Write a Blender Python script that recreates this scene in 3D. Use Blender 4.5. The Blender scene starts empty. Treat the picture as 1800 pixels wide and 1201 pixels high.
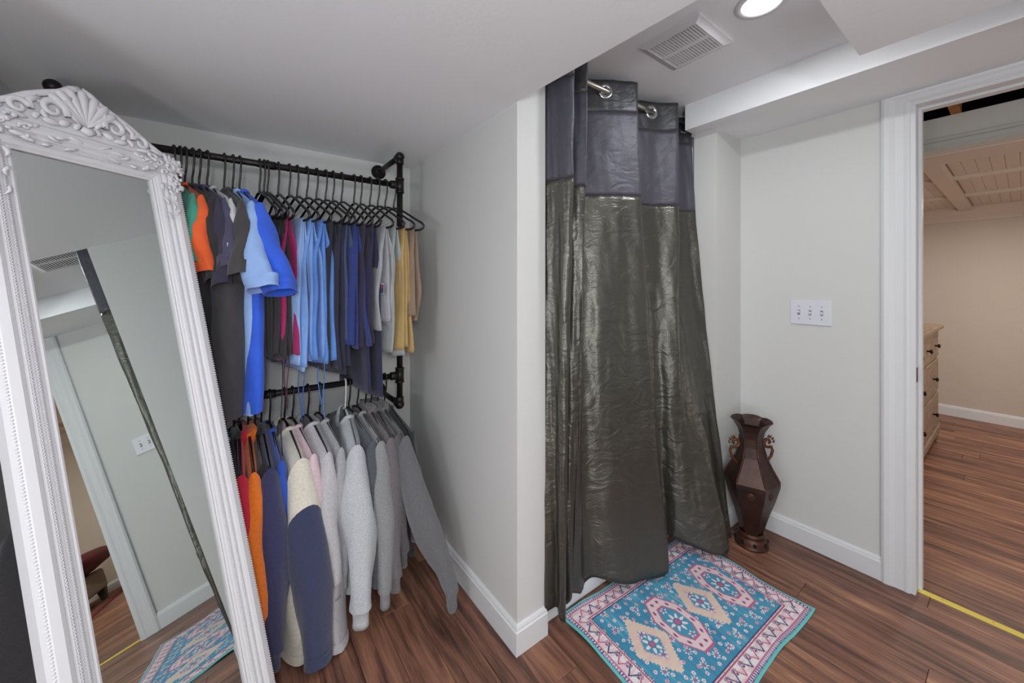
import bpy, math, random
import numpy as np
from mathutils import Vector, Matrix, noise

random.seed(7)
SC = bpy.context.scene
COL = SC.collection

# ------------------------------------------------------------------ camera
TH = math.radians(36.7)
FPX, Y0, CAMH = 671.0, 498.0, 1.30
cd = bpy.data.cameras.new('camera')
cd.sensor_width = 36.0
cd.lens = FPX / 1800.0 * 36.0
cd.shift_y = -(600.5 - Y0) / 1800.0
cd.clip_start = 0.02
cam = bpy.data.objects.new('camera', cd)
COL.objects.link(cam)
cam.location = (0, 0, CAMH)
cam.rotation_euler = (math.pi / 2, 0, -TH)
SC.camera = cam

# ------------------------------------------------------------------ world, light, exposure
w = bpy.data.worlds.new('world')
SC.world = w
w.use_nodes = True
w.node_tree.nodes['Background'].inputs[0].default_value = (0.8, 0.85, 0.9, 1)
w.node_tree.nodes['Background'].inputs[1].default_value = 0.3
SC.view_settings.view_transform = 'Standard'
SC.view_settings.look = 'None'
SC.view_settings.gamma = 1
SC.view_settings.use_curve_mapping = False
SC.view_settings.exposure = 0.0
SC.cycles.caustics_reflective = False
SC.cycles.caustics_refractive = False
SC.cycles.max_bounces = 8
FILL_LAMPS = [(-0.55, -0.75, 1.94), (0.75, -0.75, 1.94), (-0.9, 0.35, 1.94)]  # recessed lights out of view, added as fill
LAMP_W = 2.0
KEY_W = 5.6


def light(name, kind, loc, power, color, size=0.1, rot=(0, 0, 0), spread=None):
    l = bpy.data.lights.new(name, kind)
    l.energy = power
    l.color = color
    if kind == 'AREA':
        l.shape = 'DISK'
        l.size = size
        if spread:
            l.spread = spread
    else:
        l.shadow_soft_size = size
    o = bpy.data.objects.new(name, l)
    COL.objects.link(o)
    o.location = loc
    o.rotation_euler = rot
    return o


# unseen fill: left flash read from closet shadows, other two lights added for brightness
light('camera_flash', 'POINT', (-1.05, 0.20, 1.32), 14.0, (0.97, 0.985, 1.0), 0.06)
light('camera_flash', 'POINT', (-0.08, -0.36, 1.44), 26.0, (0.97, 0.985, 1.0), 0.05)
light('camera_flash', 'POINT', (-0.65, -1.0, 0.5), 34.0, (0.97, 0.985, 1.0), 0.15)
# bedroom: low point light added to brighten the ceiling, then its ceiling lights
light('bedroom_lamp', 'POINT', (3.4, -1.7, 0.9), 17, (1, 0.93, 0.86), 0.1)
light('bedroom_light', 'AREA', (3.9, -0.9, 1.96), 18, (1, 0.93, 0.85), 0.25)
light('bedroom_light', 'AREA', (4.6, 0.1, 1.94), 9, (1, 0.93, 0.85), 0.2)

# ------------------------------------------------------------------ helpers
S_, C_ = math.sin(TH), math.cos(TH)


def px_on_Y(x, Y):                       # X of the point of the plane Y=const met by image column x
    a = (x - 900) / FPX
    return Y * (S_ + a * C_) / (C_ - a * S_)


def z_at(x, y, Y):
    a = (x - 900) / FPX
    return CAMH - (y - Y0) / FPX * Y / (C_ - a * S_)


def lin(c):
    return tuple(((v / 12.92) if v <= 0.04045 else ((v + 0.055) / 1.055) ** 2.4) for v in c)


def hx(s):
    return lin(tuple(int(s[i:i + 2], 16) / 255 for i in (0, 2, 4)))


class MB:
    def __init__(s):
        s.v, s.f = [], []

    def add(s, vs, fs):
        o = len(s.v)
        s.v += [tuple(p) for p in vs]
        s.f += [tuple(i + o for i in q) for q in fs]
        return s

    def box(s, x0, x1, y0, y1, z0, z1):
        return s.add([(x0, y0, z0), (x1, y0, z0), (x1, y1, z0), (x0, y1, z0), (x0, y0, z1), (x1, y0, z1), (x1, y1, z1), (x0, y1, z1)],
                     [(0, 3, 2, 1), (4, 5, 6, 7), (0, 1, 5, 4), (1, 2, 6, 5), (2, 3, 7, 6), (3, 0, 4, 7)])

    def prism(s, poly, z0, z1):
        n = len(poly)
        return s.add([(x, y, z0) for x, y in poly] + [(x, y, z1) for x, y in poly],
                     [tuple(range(n - 1, -1, -1)), tuple(range(n, 2 * n))] + [(i, (i + 1) % n, n + (i + 1) % n, n + i) for i in range(n)])

    def loft(s, rows, closed=True, caps=(False, False)):
        n = len(rows[0])
        vs = [p for r in rows for p in r]
        fs = []
        m = n if closed else n - 1
        for j in range(len(rows) - 1):
            for i in range(m):
                fs.append((j * n + i, j * n + (i + 1) % n, (j + 1) * n + (i + 1) % n, (j + 1) * n + i))
        if caps[0]:
            fs.append(tuple(range(n - 1, -1, -1)))
        if caps[1]:
            fs.append(tuple((len(rows) - 1) * n + i for i in range(n)))
        return s.add(vs, fs)

    def tube(s, path, r, n=8, caps=True, flat=1.0, up=None):
        P = [Vector(p) for p in path]
        R = r if hasattr(r, '__len__') else [r] * len(P)
        T = [(P[min(i + 1, len(P) - 1)] - P[max(i - 1, 0)]).normalized() for i in range(len(P))]
        nrm = Vector(up) if up else (Vector((0, 0, 1)) if abs(T[0].z) < 0.9 else Vector((1, 0, 0)))
        rows = []
        for i in range(len(P)):
            nrm = (nrm - T[i] * nrm.dot(T[i]))
            nrm = nrm.normalized() if nrm.length > 1e-6 else T[i].orthogonal().normalized()
            b = T[i].cross(nrm)
            rows.append([P[i] + (nrm * math.cos(a) * flat + b * math.sin(a)) * R[i] for a in (2 * math.pi * k / n for k in range(n))])
        return s.loft(rows, True, (caps, caps))

    def lathe(s, prof, n=24, cx=0, cy=0, caps=(False, False)):
        rows = [[(cx + r * math.cos(2 * math.pi * k / n), cy + r * math.sin(2 * math.pi * k / n), z) for k in range(n)] for r, z in prof]
        return s.loft(rows, True, caps)

    def ball(s, c, r, n=8, m=5):
        rx, ry, rz = r if hasattr(r, '__len__') else (r, r, r)
        rows = []
        for j in range(1, m):
            t = math.pi * j / m
            rows.append([(c[0] + rx * math.sin(t) * math.cos(2 * math.pi * k / n), c[1] + ry * math.sin(t) * math.sin(2 * math.pi * k / n), c[2] - rz * math.cos(t)) for k in range(n)])
        return s.loft(rows, True, (True, True))

    def xf(s, M):
        s.v = [tuple(M @ Vector(p)) for p in s.v]
        return s

    def mesh(s, name, mat, smooth=False):
        me = bpy.data.meshes.new(name)
        me.from_pydata(s.v, [], s.f)
        if mat:
            me.materials.append(mat)
        if smooth:
            me.polygons.foreach_set('use_smooth', [True] * len(me.polygons))
        me.update()
        return me

    def obj(s, name, mat, parent=None, smooth=False, bevel=0, seg=2):
        o = bpy.data.objects.new(name, s.mesh(name, mat, smooth))
        COL.objects.link(o)
        if parent:
            o.parent = parent
        if bevel:
            m = o.modifiers.new('bevel', 'BEVEL')
            m.width = bevel
            m.segments = seg
            m.limit_method = 'ANGLE'
            m.angle_limit = 0.6
            if smooth is None:
                pass
        return o


def tag(o, label=None, cat=None, group=None, kind=None):
    if label:
        o['label'] = label
    if cat:
        o['category'] = cat
    if group:
        o['group'] = group
    if kind:
        o['kind'] = kind
    return o


def empty(name, loc, rz=0, label=None, cat=None, group=None):
    o = bpy.data.objects.new(name, None)
    COL.objects.link(o)
    o.location = loc
    o.rotation_euler = (0, 0, rz)
    o.empty_display_size = 0.05
    return tag(o, label, cat, group)


def struct(o):
    o['kind'] = 'structure'
    return o


def link_mesh(name, me, parent=None):
    o = bpy.data.objects.new(name, me)
    COL.objects.link(o)
    o.parent = parent
    return o


# ------------------------------------------------------------------ materials
def nmat(name):
    m = bpy.data.materials.new(name)
    m.use_nodes = True
    nt = m.node_tree
    return m, nt, nt.nodes['Principled BSDF']


def N(nt, t, **kw):
    n = nt.nodes.new(t)
    for k, v in kw.items():
        if k in n.inputs:
            n.inputs[k].default_value = v
        else:
            setattr(n, k, v)
    return n


def mat(name, rgb, rough=0.6, metal=0.0, var=0.0, vscale=8.0, bump=0.0, bscale=60.0, sheen=0.0, stretch=None, spec=None, coat=0):
    m, nt, b = nmat(name)
    b.inputs['Base Color'].default_value = (*rgb, 1)
    b.inputs['Roughness'].default_value = rough
    b.inputs['Metallic'].default_value = metal
    if spec is not None:
        b.inputs['Specular IOR Level'].default_value = spec
    if sheen:
        b.inputs['Sheen Weight'].default_value = sheen
        b.inputs['Sheen Roughness'].default_value = 0.6
    if coat:
        b.inputs['Coat Weight'].default_value = coat
    tc = N(nt, 'ShaderNodeTexCoord')
    mp = N(nt, 'ShaderNodeMapping')
    if stretch:
        mp.inputs['Scale'].default_value = stretch
    nt.links.new(tc.outputs['Object'], mp.inputs[0])
    if var:
        no = N(nt, 'ShaderNodeTexNoise', Scale=vscale, Detail=5.0)
        nt.links.new(mp.outputs[0], no.inputs['Vector'])
        mx = N(nt, 'ShaderNodeMix', data_type='RGBA')
        mx.inputs[6].default_value = (*[max(0, c * (1 - var)) for c in rgb], 1)
        mx.inputs[7].default_value = (*[min(1, c * (1 + var)) for c in rgb], 1)
        mr = N(nt, 'ShaderNodeMapRange')
        mr.inputs[1].default_value, mr.inputs[2].default_value = 0.3, 0.7
        nt.links.new(no.outputs[0], mr.inputs[0])
        nt.links.new(mr.outputs[0], mx.inputs[0])
        nt.links.new(mx.outputs[2], b.inputs['Base Color'])
    if bump:
        nb = N(nt, 'ShaderNodeTexNoise', Scale=bscale, Detail=4.0)
        nt.links.new(mp.outputs[0], nb.inputs['Vector'])
        bp = N(nt, 'ShaderNodeBump', Strength=bump, Distance=0.01)
        nt.links.new(nb.outputs[0], bp.inputs['Height'])
        nt.links.new(bp.outputs[0], b.inputs['Normal'])
    return m


M_wall = mat('wall_paint', hx('d6d7d6'), 0.65, bump=0.05, bscale=90)
M_ceil = mat('ceiling_paint', hx('f0f2f5'), 0.7, bump=0.05, bscale=70)
M_ceilw = mat('tray_ceiling_paint', hx('eff1f4'), 0.6, bump=0.04, bscale=70)
M_trim = mat('white_trim', hx('dfe1e4'), 0.45)
M_frame = mat('white_mirror_paint', hx('dadade'), 0.45, bump=0.04, bscale=40)
M_pipe = mat('black_iron', hx('2b2726'), 0.42, 0.6, var=0.25, vscale=40, bump=0.15, bscale=120)
M_hang = mat('black_plastic', hx('1d1b1b'), 0.3)
M_hangw = mat('white_plastic', hx('dcdcdc'), 0.35)
M_nickel = mat('brushed_nickel', hx('cfc9bd'), 0.25, 1.0)
M_chrome = mat('grommet_steel', hx('b9b9bd'), 0.22, 1.0)
M_beige = mat('beige_wall', hx('ccc1b6'), 0.75, bump=0.6, bscale=7)
M_beigec = mat('beige_ceiling', hx('d8cabd'), 0.6)
M_white2 = mat('bulkhead_white', hx('cfcfca'), 0.6)
M_dark = mat('dark_void', hx('0b0807'), 0.95)  # near-black colour standing in for shade in gaps and holes
M_wood = mat('joist_wood', hx('b97a35'), 0.7, var=0.3, vscale=20)
M_dress = mat('dresser_wood', hx('8d7764'), 0.55, var=0.2, vscale=6, stretch=(1, 6, 10), bump=0.1, bscale=30)
M_knob = mat('dark_knob', hx('2a2523'), 0.35, 0.7)
M_yellow = mat('yellow_strip', hx('e6cf55'), 0.5, var=0.06, vscale=15)
M_shower = mat('shower_base', hx('dfe3e6'), 0.25)
M_tile = mat('shower_tile', hx('c9d0d6'), 0.18)
M_grout = mat('grout', hx('6f7478'), 0.8)
M_plate = mat('switch_plate', hx('dde0e8'), 0.35)
M_slot = mat('switch_slot', hx('8b8984'), 0.6)
M_vase = mat('bronze_vase', hx('3c2720'), 0.38, 0.45, var=0.45, vscale=9, bump=0.08, bscale=60)
M_vase2 = mat('copper_vase', hx('54352a'), 0.45, 0.5, var=0.4, vscale=25, bump=0.2, bscale=80)
M_iron = mat('rusty_iron', hx('6a4327'), 0.55, 0.5, var=0.4, vscale=50)
M_vent = mat('vent_white', hx('dcdcdf'), 0.45)
M_ventd = mat('vent_inside', hx('3a2f28'), 0.8, var=0.5, vscale=20)
M_burg = mat('burgundy_velvet', hx('560818'), 0.6, sheen=0.05, var=0.3, vscale=15)
M_bench = mat('bench_fabric', hx('8d8375'), 0.85, var=0.1, vscale=30)
M_benchleg = mat('bench_leg', hx('4b4138'), 0.6)
M_orange_obj = mat('orange_glass', hx('f07a1c'), 0.4)


def glow(name, rgb, s):
    m, nt, b = nmat(name)
    b.inputs['Base Color'].default_value = (0.9, 0.9, 0.9, 1)
    b.inputs['Emission Color'].default_value = (*rgb, 1)
    b.inputs['Emission Strength'].default_value = s
    return m


M_lens = glow('lamp_lens', (1, 0.98, 0.96), 6)

M_mirror, nt_, b_ = nmat('mirror_silver')
b_.inputs['Base Color'].default_value = (0.74, 0.79, 0.77, 1)
b_.inputs['Metallic'].default_value = 1
b_.inputs['Roughness'].default_value = 0.0


def plank_mat():
    m, nt, b = nmat('walnut_plank')
    tc = N(nt, 'ShaderNodeTexCoord')
    oi = N(nt, 'ShaderNodeObjectInfo')
    mul = N(nt, 'ShaderNodeMath', operation='MULTIPLY')
    mul.inputs[1].default_value = 37.0
    nt.links.new(oi.outputs['Random'], mul.inputs[0])
    cmb = N(nt, 'ShaderNodeCombineXYZ')
    nt.links.new(mul.outputs[0], cmb.inputs[0])
    nt.links.new(mul.outputs[0], cmb.inputs[1])
    ad = N(nt, 'ShaderNodeVectorMath', operation='ADD')
    nt.links.new(tc.outputs['Object'], ad.inputs[0])
    nt.links.new(cmb.outputs[0], ad.inputs[1])
    mp = N(nt, 'ShaderNodeMapping')
    mp.inputs['Scale'].default_value = (24, 1.6, 1)
    nt.links.new(ad.outputs[0], mp.inputs[0])
    n1 = N(nt, 'ShaderNodeTexNoise', Scale=1.3, Detail=7.0, Roughness=0.62, Distortion=0.4)
    nt.links.new(mp.outputs[0], n1.inputs['Vector'])
    mp2 = N(nt, 'ShaderNodeMapping')
    mp2.inputs['Scale'].default_value = (150, 5, 1)
    nt.links.new(ad.outputs[0], mp2.inputs[0])
    n2 = N(nt, 'ShaderNodeTexNoise', Scale=1.0, Detail=5.0, Roughness=0.7)
    nt.links.new(mp2.outputs[0], n2.inputs['Vector'])
    mix = N(nt, 'ShaderNodeMath', operation='MULTIPLY_ADD')
    mix.inputs[1].default_value = 0.35
    nt.links.new(n2.outputs[0], mix.inputs[0])
    nt.links.new(n1.outputs[0], mix.inputs[2])
    ma = N(nt, 'ShaderNodeMath', operation='MULTIPLY_ADD')
    ma.inputs[1].default_value = 0.14
    nt.links.new(oi.outputs['Random'], ma.inputs[0])
    nt.links.new(mix.outputs[0], ma.inputs[2])
    cr = N(nt, 'ShaderNodeValToRGB')
    e = cr.color_ramp.elements
    e[0].position, e[0].color = 0.50, (*hx('382821'), 1)
    e[1].position, e[1].color = 0.94, (*hx('ba8a68'), 1)
    for p, c in ((0.62, '604235'), (0.73, '82594a'), (0.83, '976a54')):
        x = e.new(p)
        x.color = (*hx(c), 1)
    nt.links.new(ma.outputs[0], cr.inputs[0])
    nt.links.new(cr.outputs[0], b.inputs['Base Color'])
    b.inputs['Roughness'].default_value = 0.42
    bp = N(nt, 'ShaderNodeBump', Strength=0.12, Distance=0.002)
    nt.links.new(n2.outputs[0], bp.inputs['Height'])
    nt.links.new(bp.outputs[0], b.inputs['Normal'])
    return m


M_plank = plank_mat()
M_sub = mat('subfloor', hx('1f1512'), 0.9)

_fab = {}


def fabric(hexc, kind='cotton'):
    k = (hexc, kind)
    if k not in _fab:
        c = hx(hexc)
        if kind == 'heather':
            _fab[k] = mat('heather_fleece', c, 0.95, var=0.22, vscale=260, bump=0.25, bscale=300, sheen=0.25)
        elif kind == 'fleece':
            _fab[k] = mat('fleece', c, 0.95, var=0.10, vscale=120, bump=0.3, bscale=220, sheen=0.3)
        else:
            _fab[k] = mat('cotton', c, 0.85, var=0.08, vscale=18, bump=0.25, bscale=45, sheen=0.15)
    return _fab[k]


# ------------------------------------------------------------------ the room shell
XS, YP, PX1 = 0.818, 1.067, 0.95            # closet side wall, pillar end, pillar far face
YB, XL = 2.055, -0.572                      # closet back wall, closet left wall
XD, YQ, XQ = 2.30, 0.947, 2.02              # door wall, wall beside shower
ZL, ZC, ZS = 1.94, 2.23, 2.10               # low ceiling, tray ceiling, soffit
XW, YW = -1.7, -1.9                         # behind the camera
DY0, DY1, DZ = -0.53, 0.285, 2.058           # door opening

fl = struct(MB().box(XW, XD + 0.12, YW, 2.2, -0.08, -0.012).obj('floor', M_sub))
fl2 = struct(MB().box(XD + 0.12, 5.8, -2.4, 1.2, -0.08, -0.012).obj('floor', M_sub))
PW, PL = 0.118, 1.22
_pm = {}


def plank(parent, x0, x1, y0, y1):
    key = (round(x1 - x0, 3), round(y1 - y0, 3))
    if key not in _pm:
        a, c, bz = key[0] / 2 - 0.0005, key[1] / 2 - 0.0005, 0.0012
        m = MB()
        m.loft([[(-a, -c, -.012), (a, -c, -.012), (a, c, -.012), (-a, c, -.012)],
                [(-a, -c, -bz), (a, -c, -bz), (a, c, -bz), (-a, c, -bz)],
                [(-a + bz, -c + bz, 0), (a - bz, -c + bz, 0), (a - bz, c - bz, 0), (-a + bz, c - bz, 0)]], True, (True, True))
        _pm[key] = m.mesh('plank', M_plank)
    o = link_mesh('plank', _pm[key], parent)
    o.location = ((x0 + x1) / 2, (y0 + y1) / 2, 0)


def lay(parent, X0, X1, Yl, Yh, seed, skip=None):
    rr = random.Random(seed)
    x = X0
    while x < X1 - 0.005:
        x2 = min(x + PW, X1)
        y = Yl - rr.random() * PL
        while y < Yh - 0.01:
            a, b = max(y, Yl), min(y + PL, Yh)
            if b - a > 0.01 and not (skip and skip(x, x2, a, b)):
                plank(parent, x, x2, a, b)
            y += PL
        x = x2


lay(fl, -0.70, XD + 0.06, -0.95, 2.06, 3, lambda x, x2, a, b: a > 1.1 and x > 0.85)
lay(fl2, XD + 0.06, 5.7, -1.9, 0.93, 5)

# closet side wall with the pillar end
struct(MB().box(XS, PX1, YP, YB + 0.1, 0, ZC + 0.1).obj('wall_closet_side', M_wall))
struct(MB().box(XL - 0.1, XS, YB, YB + 0.1, 0, ZC + 0.1).obj('wall_closet_back', M_wall))
struct(MB().box(XL - 0.1, XL, 0.95, YB + 0.1, 0, ZC + 0.1).box(XW, XL - 0.1, 0.95, 1.05, 0, ZC + 0.1).obj('wall_closet_left', M_wall))
struct(MB().box(XW - 0.1, XW, YW - 0.1, 1.05, 0, ZC + 0.1).obj('wall_left', M_wall))
struct(MB().box(XW - 0.1, XD + 0.12, YW - 0.1, YW, 0, ZC + 0.1).obj('wall_behind', M_wall))
struct(MB().box(XQ, XD + 0.12, YQ, 2.2, 0, ZC + 0.1).obj('wall_shower_right', M_wall))
struct(MB().box(PX1, XQ, 2.0, 2.1, 0, ZC + 0.1).obj('wall_shower_back', M_tile))
wr = struct(MB().box(XD, XD + 0.12, DY1, YQ, 0, ZC + 0.1).box(XD, XD + 0.12, DY0, DY1, DZ, ZC + 0.1)
            .box(XD, XD + 0.12, YW - 0.1, DY0, 0, ZC + 0.1).obj('wall_right', M_wall))
# ceilings
low = [(XW - 0.1, YW - 0.1), (1.425, YW - 0.1), (1.425, 0.277), (0.86, 0.277), (XS, YP), (XS, YB + 0.1), (XL - 0.1, YB + 0.1), (XW - 0.1, 1.05)]
struct(MB().prism(low, ZL, ZC + 0.02).obj('ceiling_low', M_ceil))
struct(MB().box(0.7, XD + 0.12, YW - 0.1, 2.2, ZC, ZC + 0.1).obj('ceiling', M_ceilw))
struct(MB().box(1.92, XD, YW, YQ, ZS, ZC + 0.02).box(1.92, XQ, YQ, 1.06, ZS, ZC + 0.02).obj('ceiling_soffit', M_ceilw))


# baseboards: profile swept along a straight run
def baseboard(name, p0, p1, inward, h=0.10, m=None, ext0=0, ext1=0):
    p0, p1, n = Vector((*p0, 0)), Vector((*p1, 0)), Vector((*inward, 0))
    d = (p1 - p0).normalized()
    prof = [(0, 0), (0.015, 0), (0.015, h * 0.80), (0.011, h * 0.84), (0.0105, h * 0.90), (0.007, h * 0.97), (0.003, h), (0, h)]
    rows = [[tuple(p + n * a + d * (e * a) + Vector((0, 0, z))) for a, z in prof] for p, e in ((p0, -ext0), (p1, ext1))]
    return struct(MB().loft(rows, True, (True, True)).obj(name, m or M_trim))


baseboard('baseboard_closet_side', (XS, YB), (XS, YP), (-1, 0), ext1=1)
baseboard('baseboard_pillar', (XS, YP), (PX1, YP), (0, -1), ext0=1)
baseboard('baseboard_closet_back', (XL, YB), (XS, YB), (0, -1))
baseboard('baseboard_closet_left', (XL, 0.95), (XL, YB), (1, 0))
baseboard('baseboard_right', (XD, YQ), (XD, DY1 + 0.088), (-1, 0))
baseboard('baseboard_shower_right', (XQ, YQ), (XD, YQ), (0, -1))
baseboard('baseboard_bedroom', (5.7, 0.93), (5.7, -1.9), (-1, 0), 0.10)

# door casing, jamb and stop
CW = 0.088


def casing(z1):
    prof = [(0.0, 0), (0.0, 0.011), (0.010, 0.014), (0.02, 0.012), (0.045, 0.013), (0.062, 0.019), (0.078, 0.021), (CW, 0.016), (CW, 0)]
    m = MB()
    pts = lambda y, z, sy, sz: None
    inner = [(DY1, 0), (DY1, DZ), (DY0, DZ), (DY0, 0)]
    rows = []
    for k, (y, z) in enumerate(inner):
        sy = 1 if k < 2 else -1
        sz = 0 if k in (0, 3) else 1
        rows.append([(XD - t, y + sy * a, z + sz * a * (0.042 / CW if sz else 1)) for a, t in prof])
    m.loft(rows, True, (True, True))
    return m


struct(casing(DZ).obj('trim_1', M_trim))
jb = MB()
jb.box(XD - 0.007, XD + 0.125, DY1 - 0.016, DY1 + 0.004, 0, DZ - 0.016)
jb.box(XD - 0.007, XD + 0.125, DY0 - 0.004, DY0 + 0.016, 0, DZ - 0.016)
jb.box(XD - 0.007, XD + 0.125, DY0 - 0.004, DY1 + 0.004, DZ - 0.016, DZ + 0.004)
jb.box(XD + 0.045, XD + 0.085, DY1 - 0.028, DY1 - 0.016, 0, DZ - 0.028)
jb.box(XD + 0.045, XD + 0.085, DY0 + 0.016, DY0 + 0.028, 0, DZ - 0.028)
jb.box(XD + 0.045, XD + 0.085, DY0 + 0.016, DY1 - 0.016, DZ - 0.028, DZ - 0.016)
dj = struct(jb.obj('door_1', M_trim, bevel=0.0015))
M_strike = mat('strike_plate', hx('6b4a44'), 0.4, 0.8)
sp = MB().box(XD + 0.008, XD + 0.036, DY1 - 0.018, DY1 - 0.0155, 0.885, 0.945).obj('strike_plate', M_strike, dj, bevel=0.001)
ys = MB()
ys.loft([[(XD + 0.032, y, 0.0), (XD + 0.036, y, 0.004), (XD + 0.058, y, 0.004), (XD + 0.062, y, 0)] for y in (DY1 - 0.017, DY0 + 0.017)], True, (True, True))
yso = ys.obj('threshold_strip', M_yellow)
tag(yso, 'thin yellow metal threshold strip on the floor of the doorway', 'threshold strip')
for k in range(6):
    MB().ball((XD + 0.047, 0.2 - k * 0.13, 0.004), (0.003, 0.003, 0.0008)).obj('screw', M_slot, yso)

# ------------------------------------------------------------------ the bedroom beyond the door
struct(MB().box(5.7, 5.8, -2.4, 1.2, 0, 2.5).obj('wall_bedroom_far', M_beige))
struct(MB().box(XD + 0.12, 5.8, 0.93, 1.03, 0, 2.5).obj('wall_bedroom_left', M_beige))
struct(MB().box(XD + 0.12, 5.8, -2.5, -2.4, 0, 2.5).obj('wall_bedroom_right', M_beige))
struct(MB().box(XD + 0.12, 3.2, -2.4, 0.93, 2.42, 2.5).box(3.18, 3.2, -2.4, 0.93, 2.0, 2.42).box(XD + 0.12, 3.18, 0.90, 0.93, 2.14, 2.42).obj('ceiling_void', M_dark))  # black panels paint in the shade of the open joist space
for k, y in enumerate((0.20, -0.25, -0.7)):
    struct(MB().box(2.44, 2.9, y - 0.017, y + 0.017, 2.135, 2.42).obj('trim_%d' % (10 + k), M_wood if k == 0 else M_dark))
struct(MB().box(2.88, 2.95, -2.4, 0.93, 1.99, 2.135).box(2.95, 3.18, -2.4, 0.93, 1.99, 2.135).obj('wall_bulkhead', M_white2))
cr = []
for y in (-2.4, 0.93):
    cr.append([(2.88, y, 2.03), (2.868, y, 2.028), (2.865, y, 2.012), (2.858, y, 2.008), (2.852, y, 1.985), (2.845, y, 1.965), (2.95, y, 1.965), (2.95, y, 2.03)])
struct(MB().loft(cr, True, (True, True)).obj('trim_2', M_white2))
struct(MB().box(2.95, 3.2, -2.4, 0.93, 1.962, 1.99).obj('trim_3', M_beigec))
bc = struct(MB().box(3.2, 5.7, -2.4, 0.93, 2.04, 2.5).obj('ceiling_bedroom', M_beigec))
# beadboard boards between the battens
BX = [3.2, 4.0, 4.83, 5.65]
bw = 0.054
bm = {}
for i in range(3):
    L = BX[i + 1] - BX[i] - 0.05
    m = MB()
    a = bw / 2 - 0.0004
    m.loft([[(0, -a, 0.012), (0, -a, 0.003), (0, -a + 0.004, 0), (0, a - 0.004, 0), (0, a, 0.003), (0, a, 0.012)],
            [(L, -a, 0.012), (L, -a, 0.003), (L, -a + 0.004, 0), (L, a - 0.004, 0), (L, a, 0.003), (L, a, 0.012)]], True, (True, True))
    bm[i] = m.mesh('board', M_beigec)
    y = -1.2
    while y < 0.9:
        if not (0.26 < y < 0.40):
            o = link_mesh('board', bm[i], bc)
            o.location = (BX[i] + 0.025, y, 2.028)
        y += bw
for x in BX[1:3]:
    MB().box(x - 0.025, x + 0.025, -2.4, 0.93, 2.005, 2.04).obj('batten', M_beigec, bc, bevel=0.004)
MB().box(3.2, 5.7, 0.29, 0.375, 1.99, 2.04).obj('beam', M_beigec, bc, bevel=0.004)
MB().box(3.2, 5.7, -0.85, -0.765, 1.99, 2.04).obj('beam', M_beigec, bc, bevel=0.004)
cr = []
for y in (-2.4, 0.93):
    cr.append([(5.7, y, 1.90), (5.688, y, 1.90), (5.68, y, 1.92), (5.66, y, 1.95), (5.645, y, 1.985), (5.63, y, 2.0), (5.63, y, 2.04), (5.7, y, 2.04)])
struct(MB().loft(cr, True, (True, True)).obj('trim_4', M_beigec))

# dresser
dr = empty('dresser', (0, 0, 0), 0, 'weathered brown wooden dresser with dark knobs beyond the doorway', 'dresser')
MB().box(3.45, 4.75, 0.435, 0.90, 0.10, 0.925).obj('body', M_dress, dr, bevel=0.004)
MB().box(3.42, 4.79, 0.40, 0.91, 0.925, 0.955).obj('top', M_dress, dr, bevel=0.006)
MB().box(3.43, 4.77, 0.415, 0.905, 0.085, 0.135).obj('plinth', M_dress, dr, bevel=0.005)
for x in (3.5, 4.70):
    for y in (0.45, 0.86):
        MB().lathe([(0.018, 0), (0.03, 0.04), (0.034, 0.085)], 10, x, y, (True, True)).obj('foot', M_dress, dr, True)
rowsd = [(0.70, 0.905, 3), (0.425, 0.68, 2), (0.15, 0.405, 2)]
for z0, z1, n in rowsd:
    wd = 1.26 / n
    for k in range(n):
        x0 = 3.47 + k * wd
        d_ = MB().box(x0 + 0.008, x0 + wd - 0.008, 0.425, 0.45, z0, z1).obj('drawer', M_dress, dr, bevel=0.004)
        kx = x0 + wd / 2
        kb = MB().lathe([(0.006, 0), (0.006, 0.014), (0.016, 0.02), (0.017, 0.027), (0.008, 0.031)], 12, 0, 0, (True, True))
        kb.xf(Matrix.Translation((kx, 0.425, (z0 + z1) / 2)) @ Matrix.Rotation(math.pi / 2, 4, 'X')).obj('knob', M_knob, d_, True)
# orange ornament that stands on the dresser
og = MB().lathe([(0.03, 0.0), (0.05, 0.02), (0.075, 0.06), (0.08, 0.10), (0.065, 0.15), (0.03, 0.18), (0.012, 0.195), (0.018, 0.21), (0.012, 0.23), (0.002, 0.235)], 18, 0, 0, (True, True)).obj('orange_ornament', M_orange_obj, None, True)
og.location = (3.66, 0.50, 0.955)
tag(og, 'orange rounded ornament standing on the wooden dresser top', 'ornament')

# bench with pillow (seen in the mirror)
be = empty('upholstered_bench', (5.05, -1.45, 0), 0, 'taupe upholstered bench with dark feet under the burgundy pillow', 'bench')
MB().box(-0.45, 0.27, -0.6, 0.52, 0.12, 0.34).obj('seat', M_bench, be, bevel=0.03, seg=3)
for x in (-0.4, 0.22):
    for y in (-0.55, 0.47):
        MB().loft([[(x - .02, y - .02, 0), (x + .02, y - .02, 0), (x + .02, y + .02, 0), (x - .02, y + .02, 0)],
                   [(x - .035, y - .035, .13), (x + .035, y - .035, .13), (x + .035, y + .035, .13), (x - .035, y + .035, .13)]], True, (True, True)).obj('leg', M_benchleg, be)
pm = MB()
rows = []
for j in range(1, 12):
    t = math.pi * j / 12
    rows.append([(0.30 * math.copysign(abs(math.cos(a)) ** .6, math.cos(a)) * math.sin(t) ** .6, 0.26 * math.copysign(abs(math.sin(a)) ** .6, math.sin(a)) * math.sin(t) ** .6,
                  -0.10 * math.cos(t) + 0.012 * noise.noise((a * 2, t * 3, 1))) for a in (2 * math.pi * k / 28 for k in range(28))])
pm.loft(rows, True, (True, True))
po = pm.obj('pillow', M_burg, None, True)
po.location = (5.02, -1.03, 0.45)
po.rotation_euler = (0.25, 0.05, 0.2)
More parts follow.
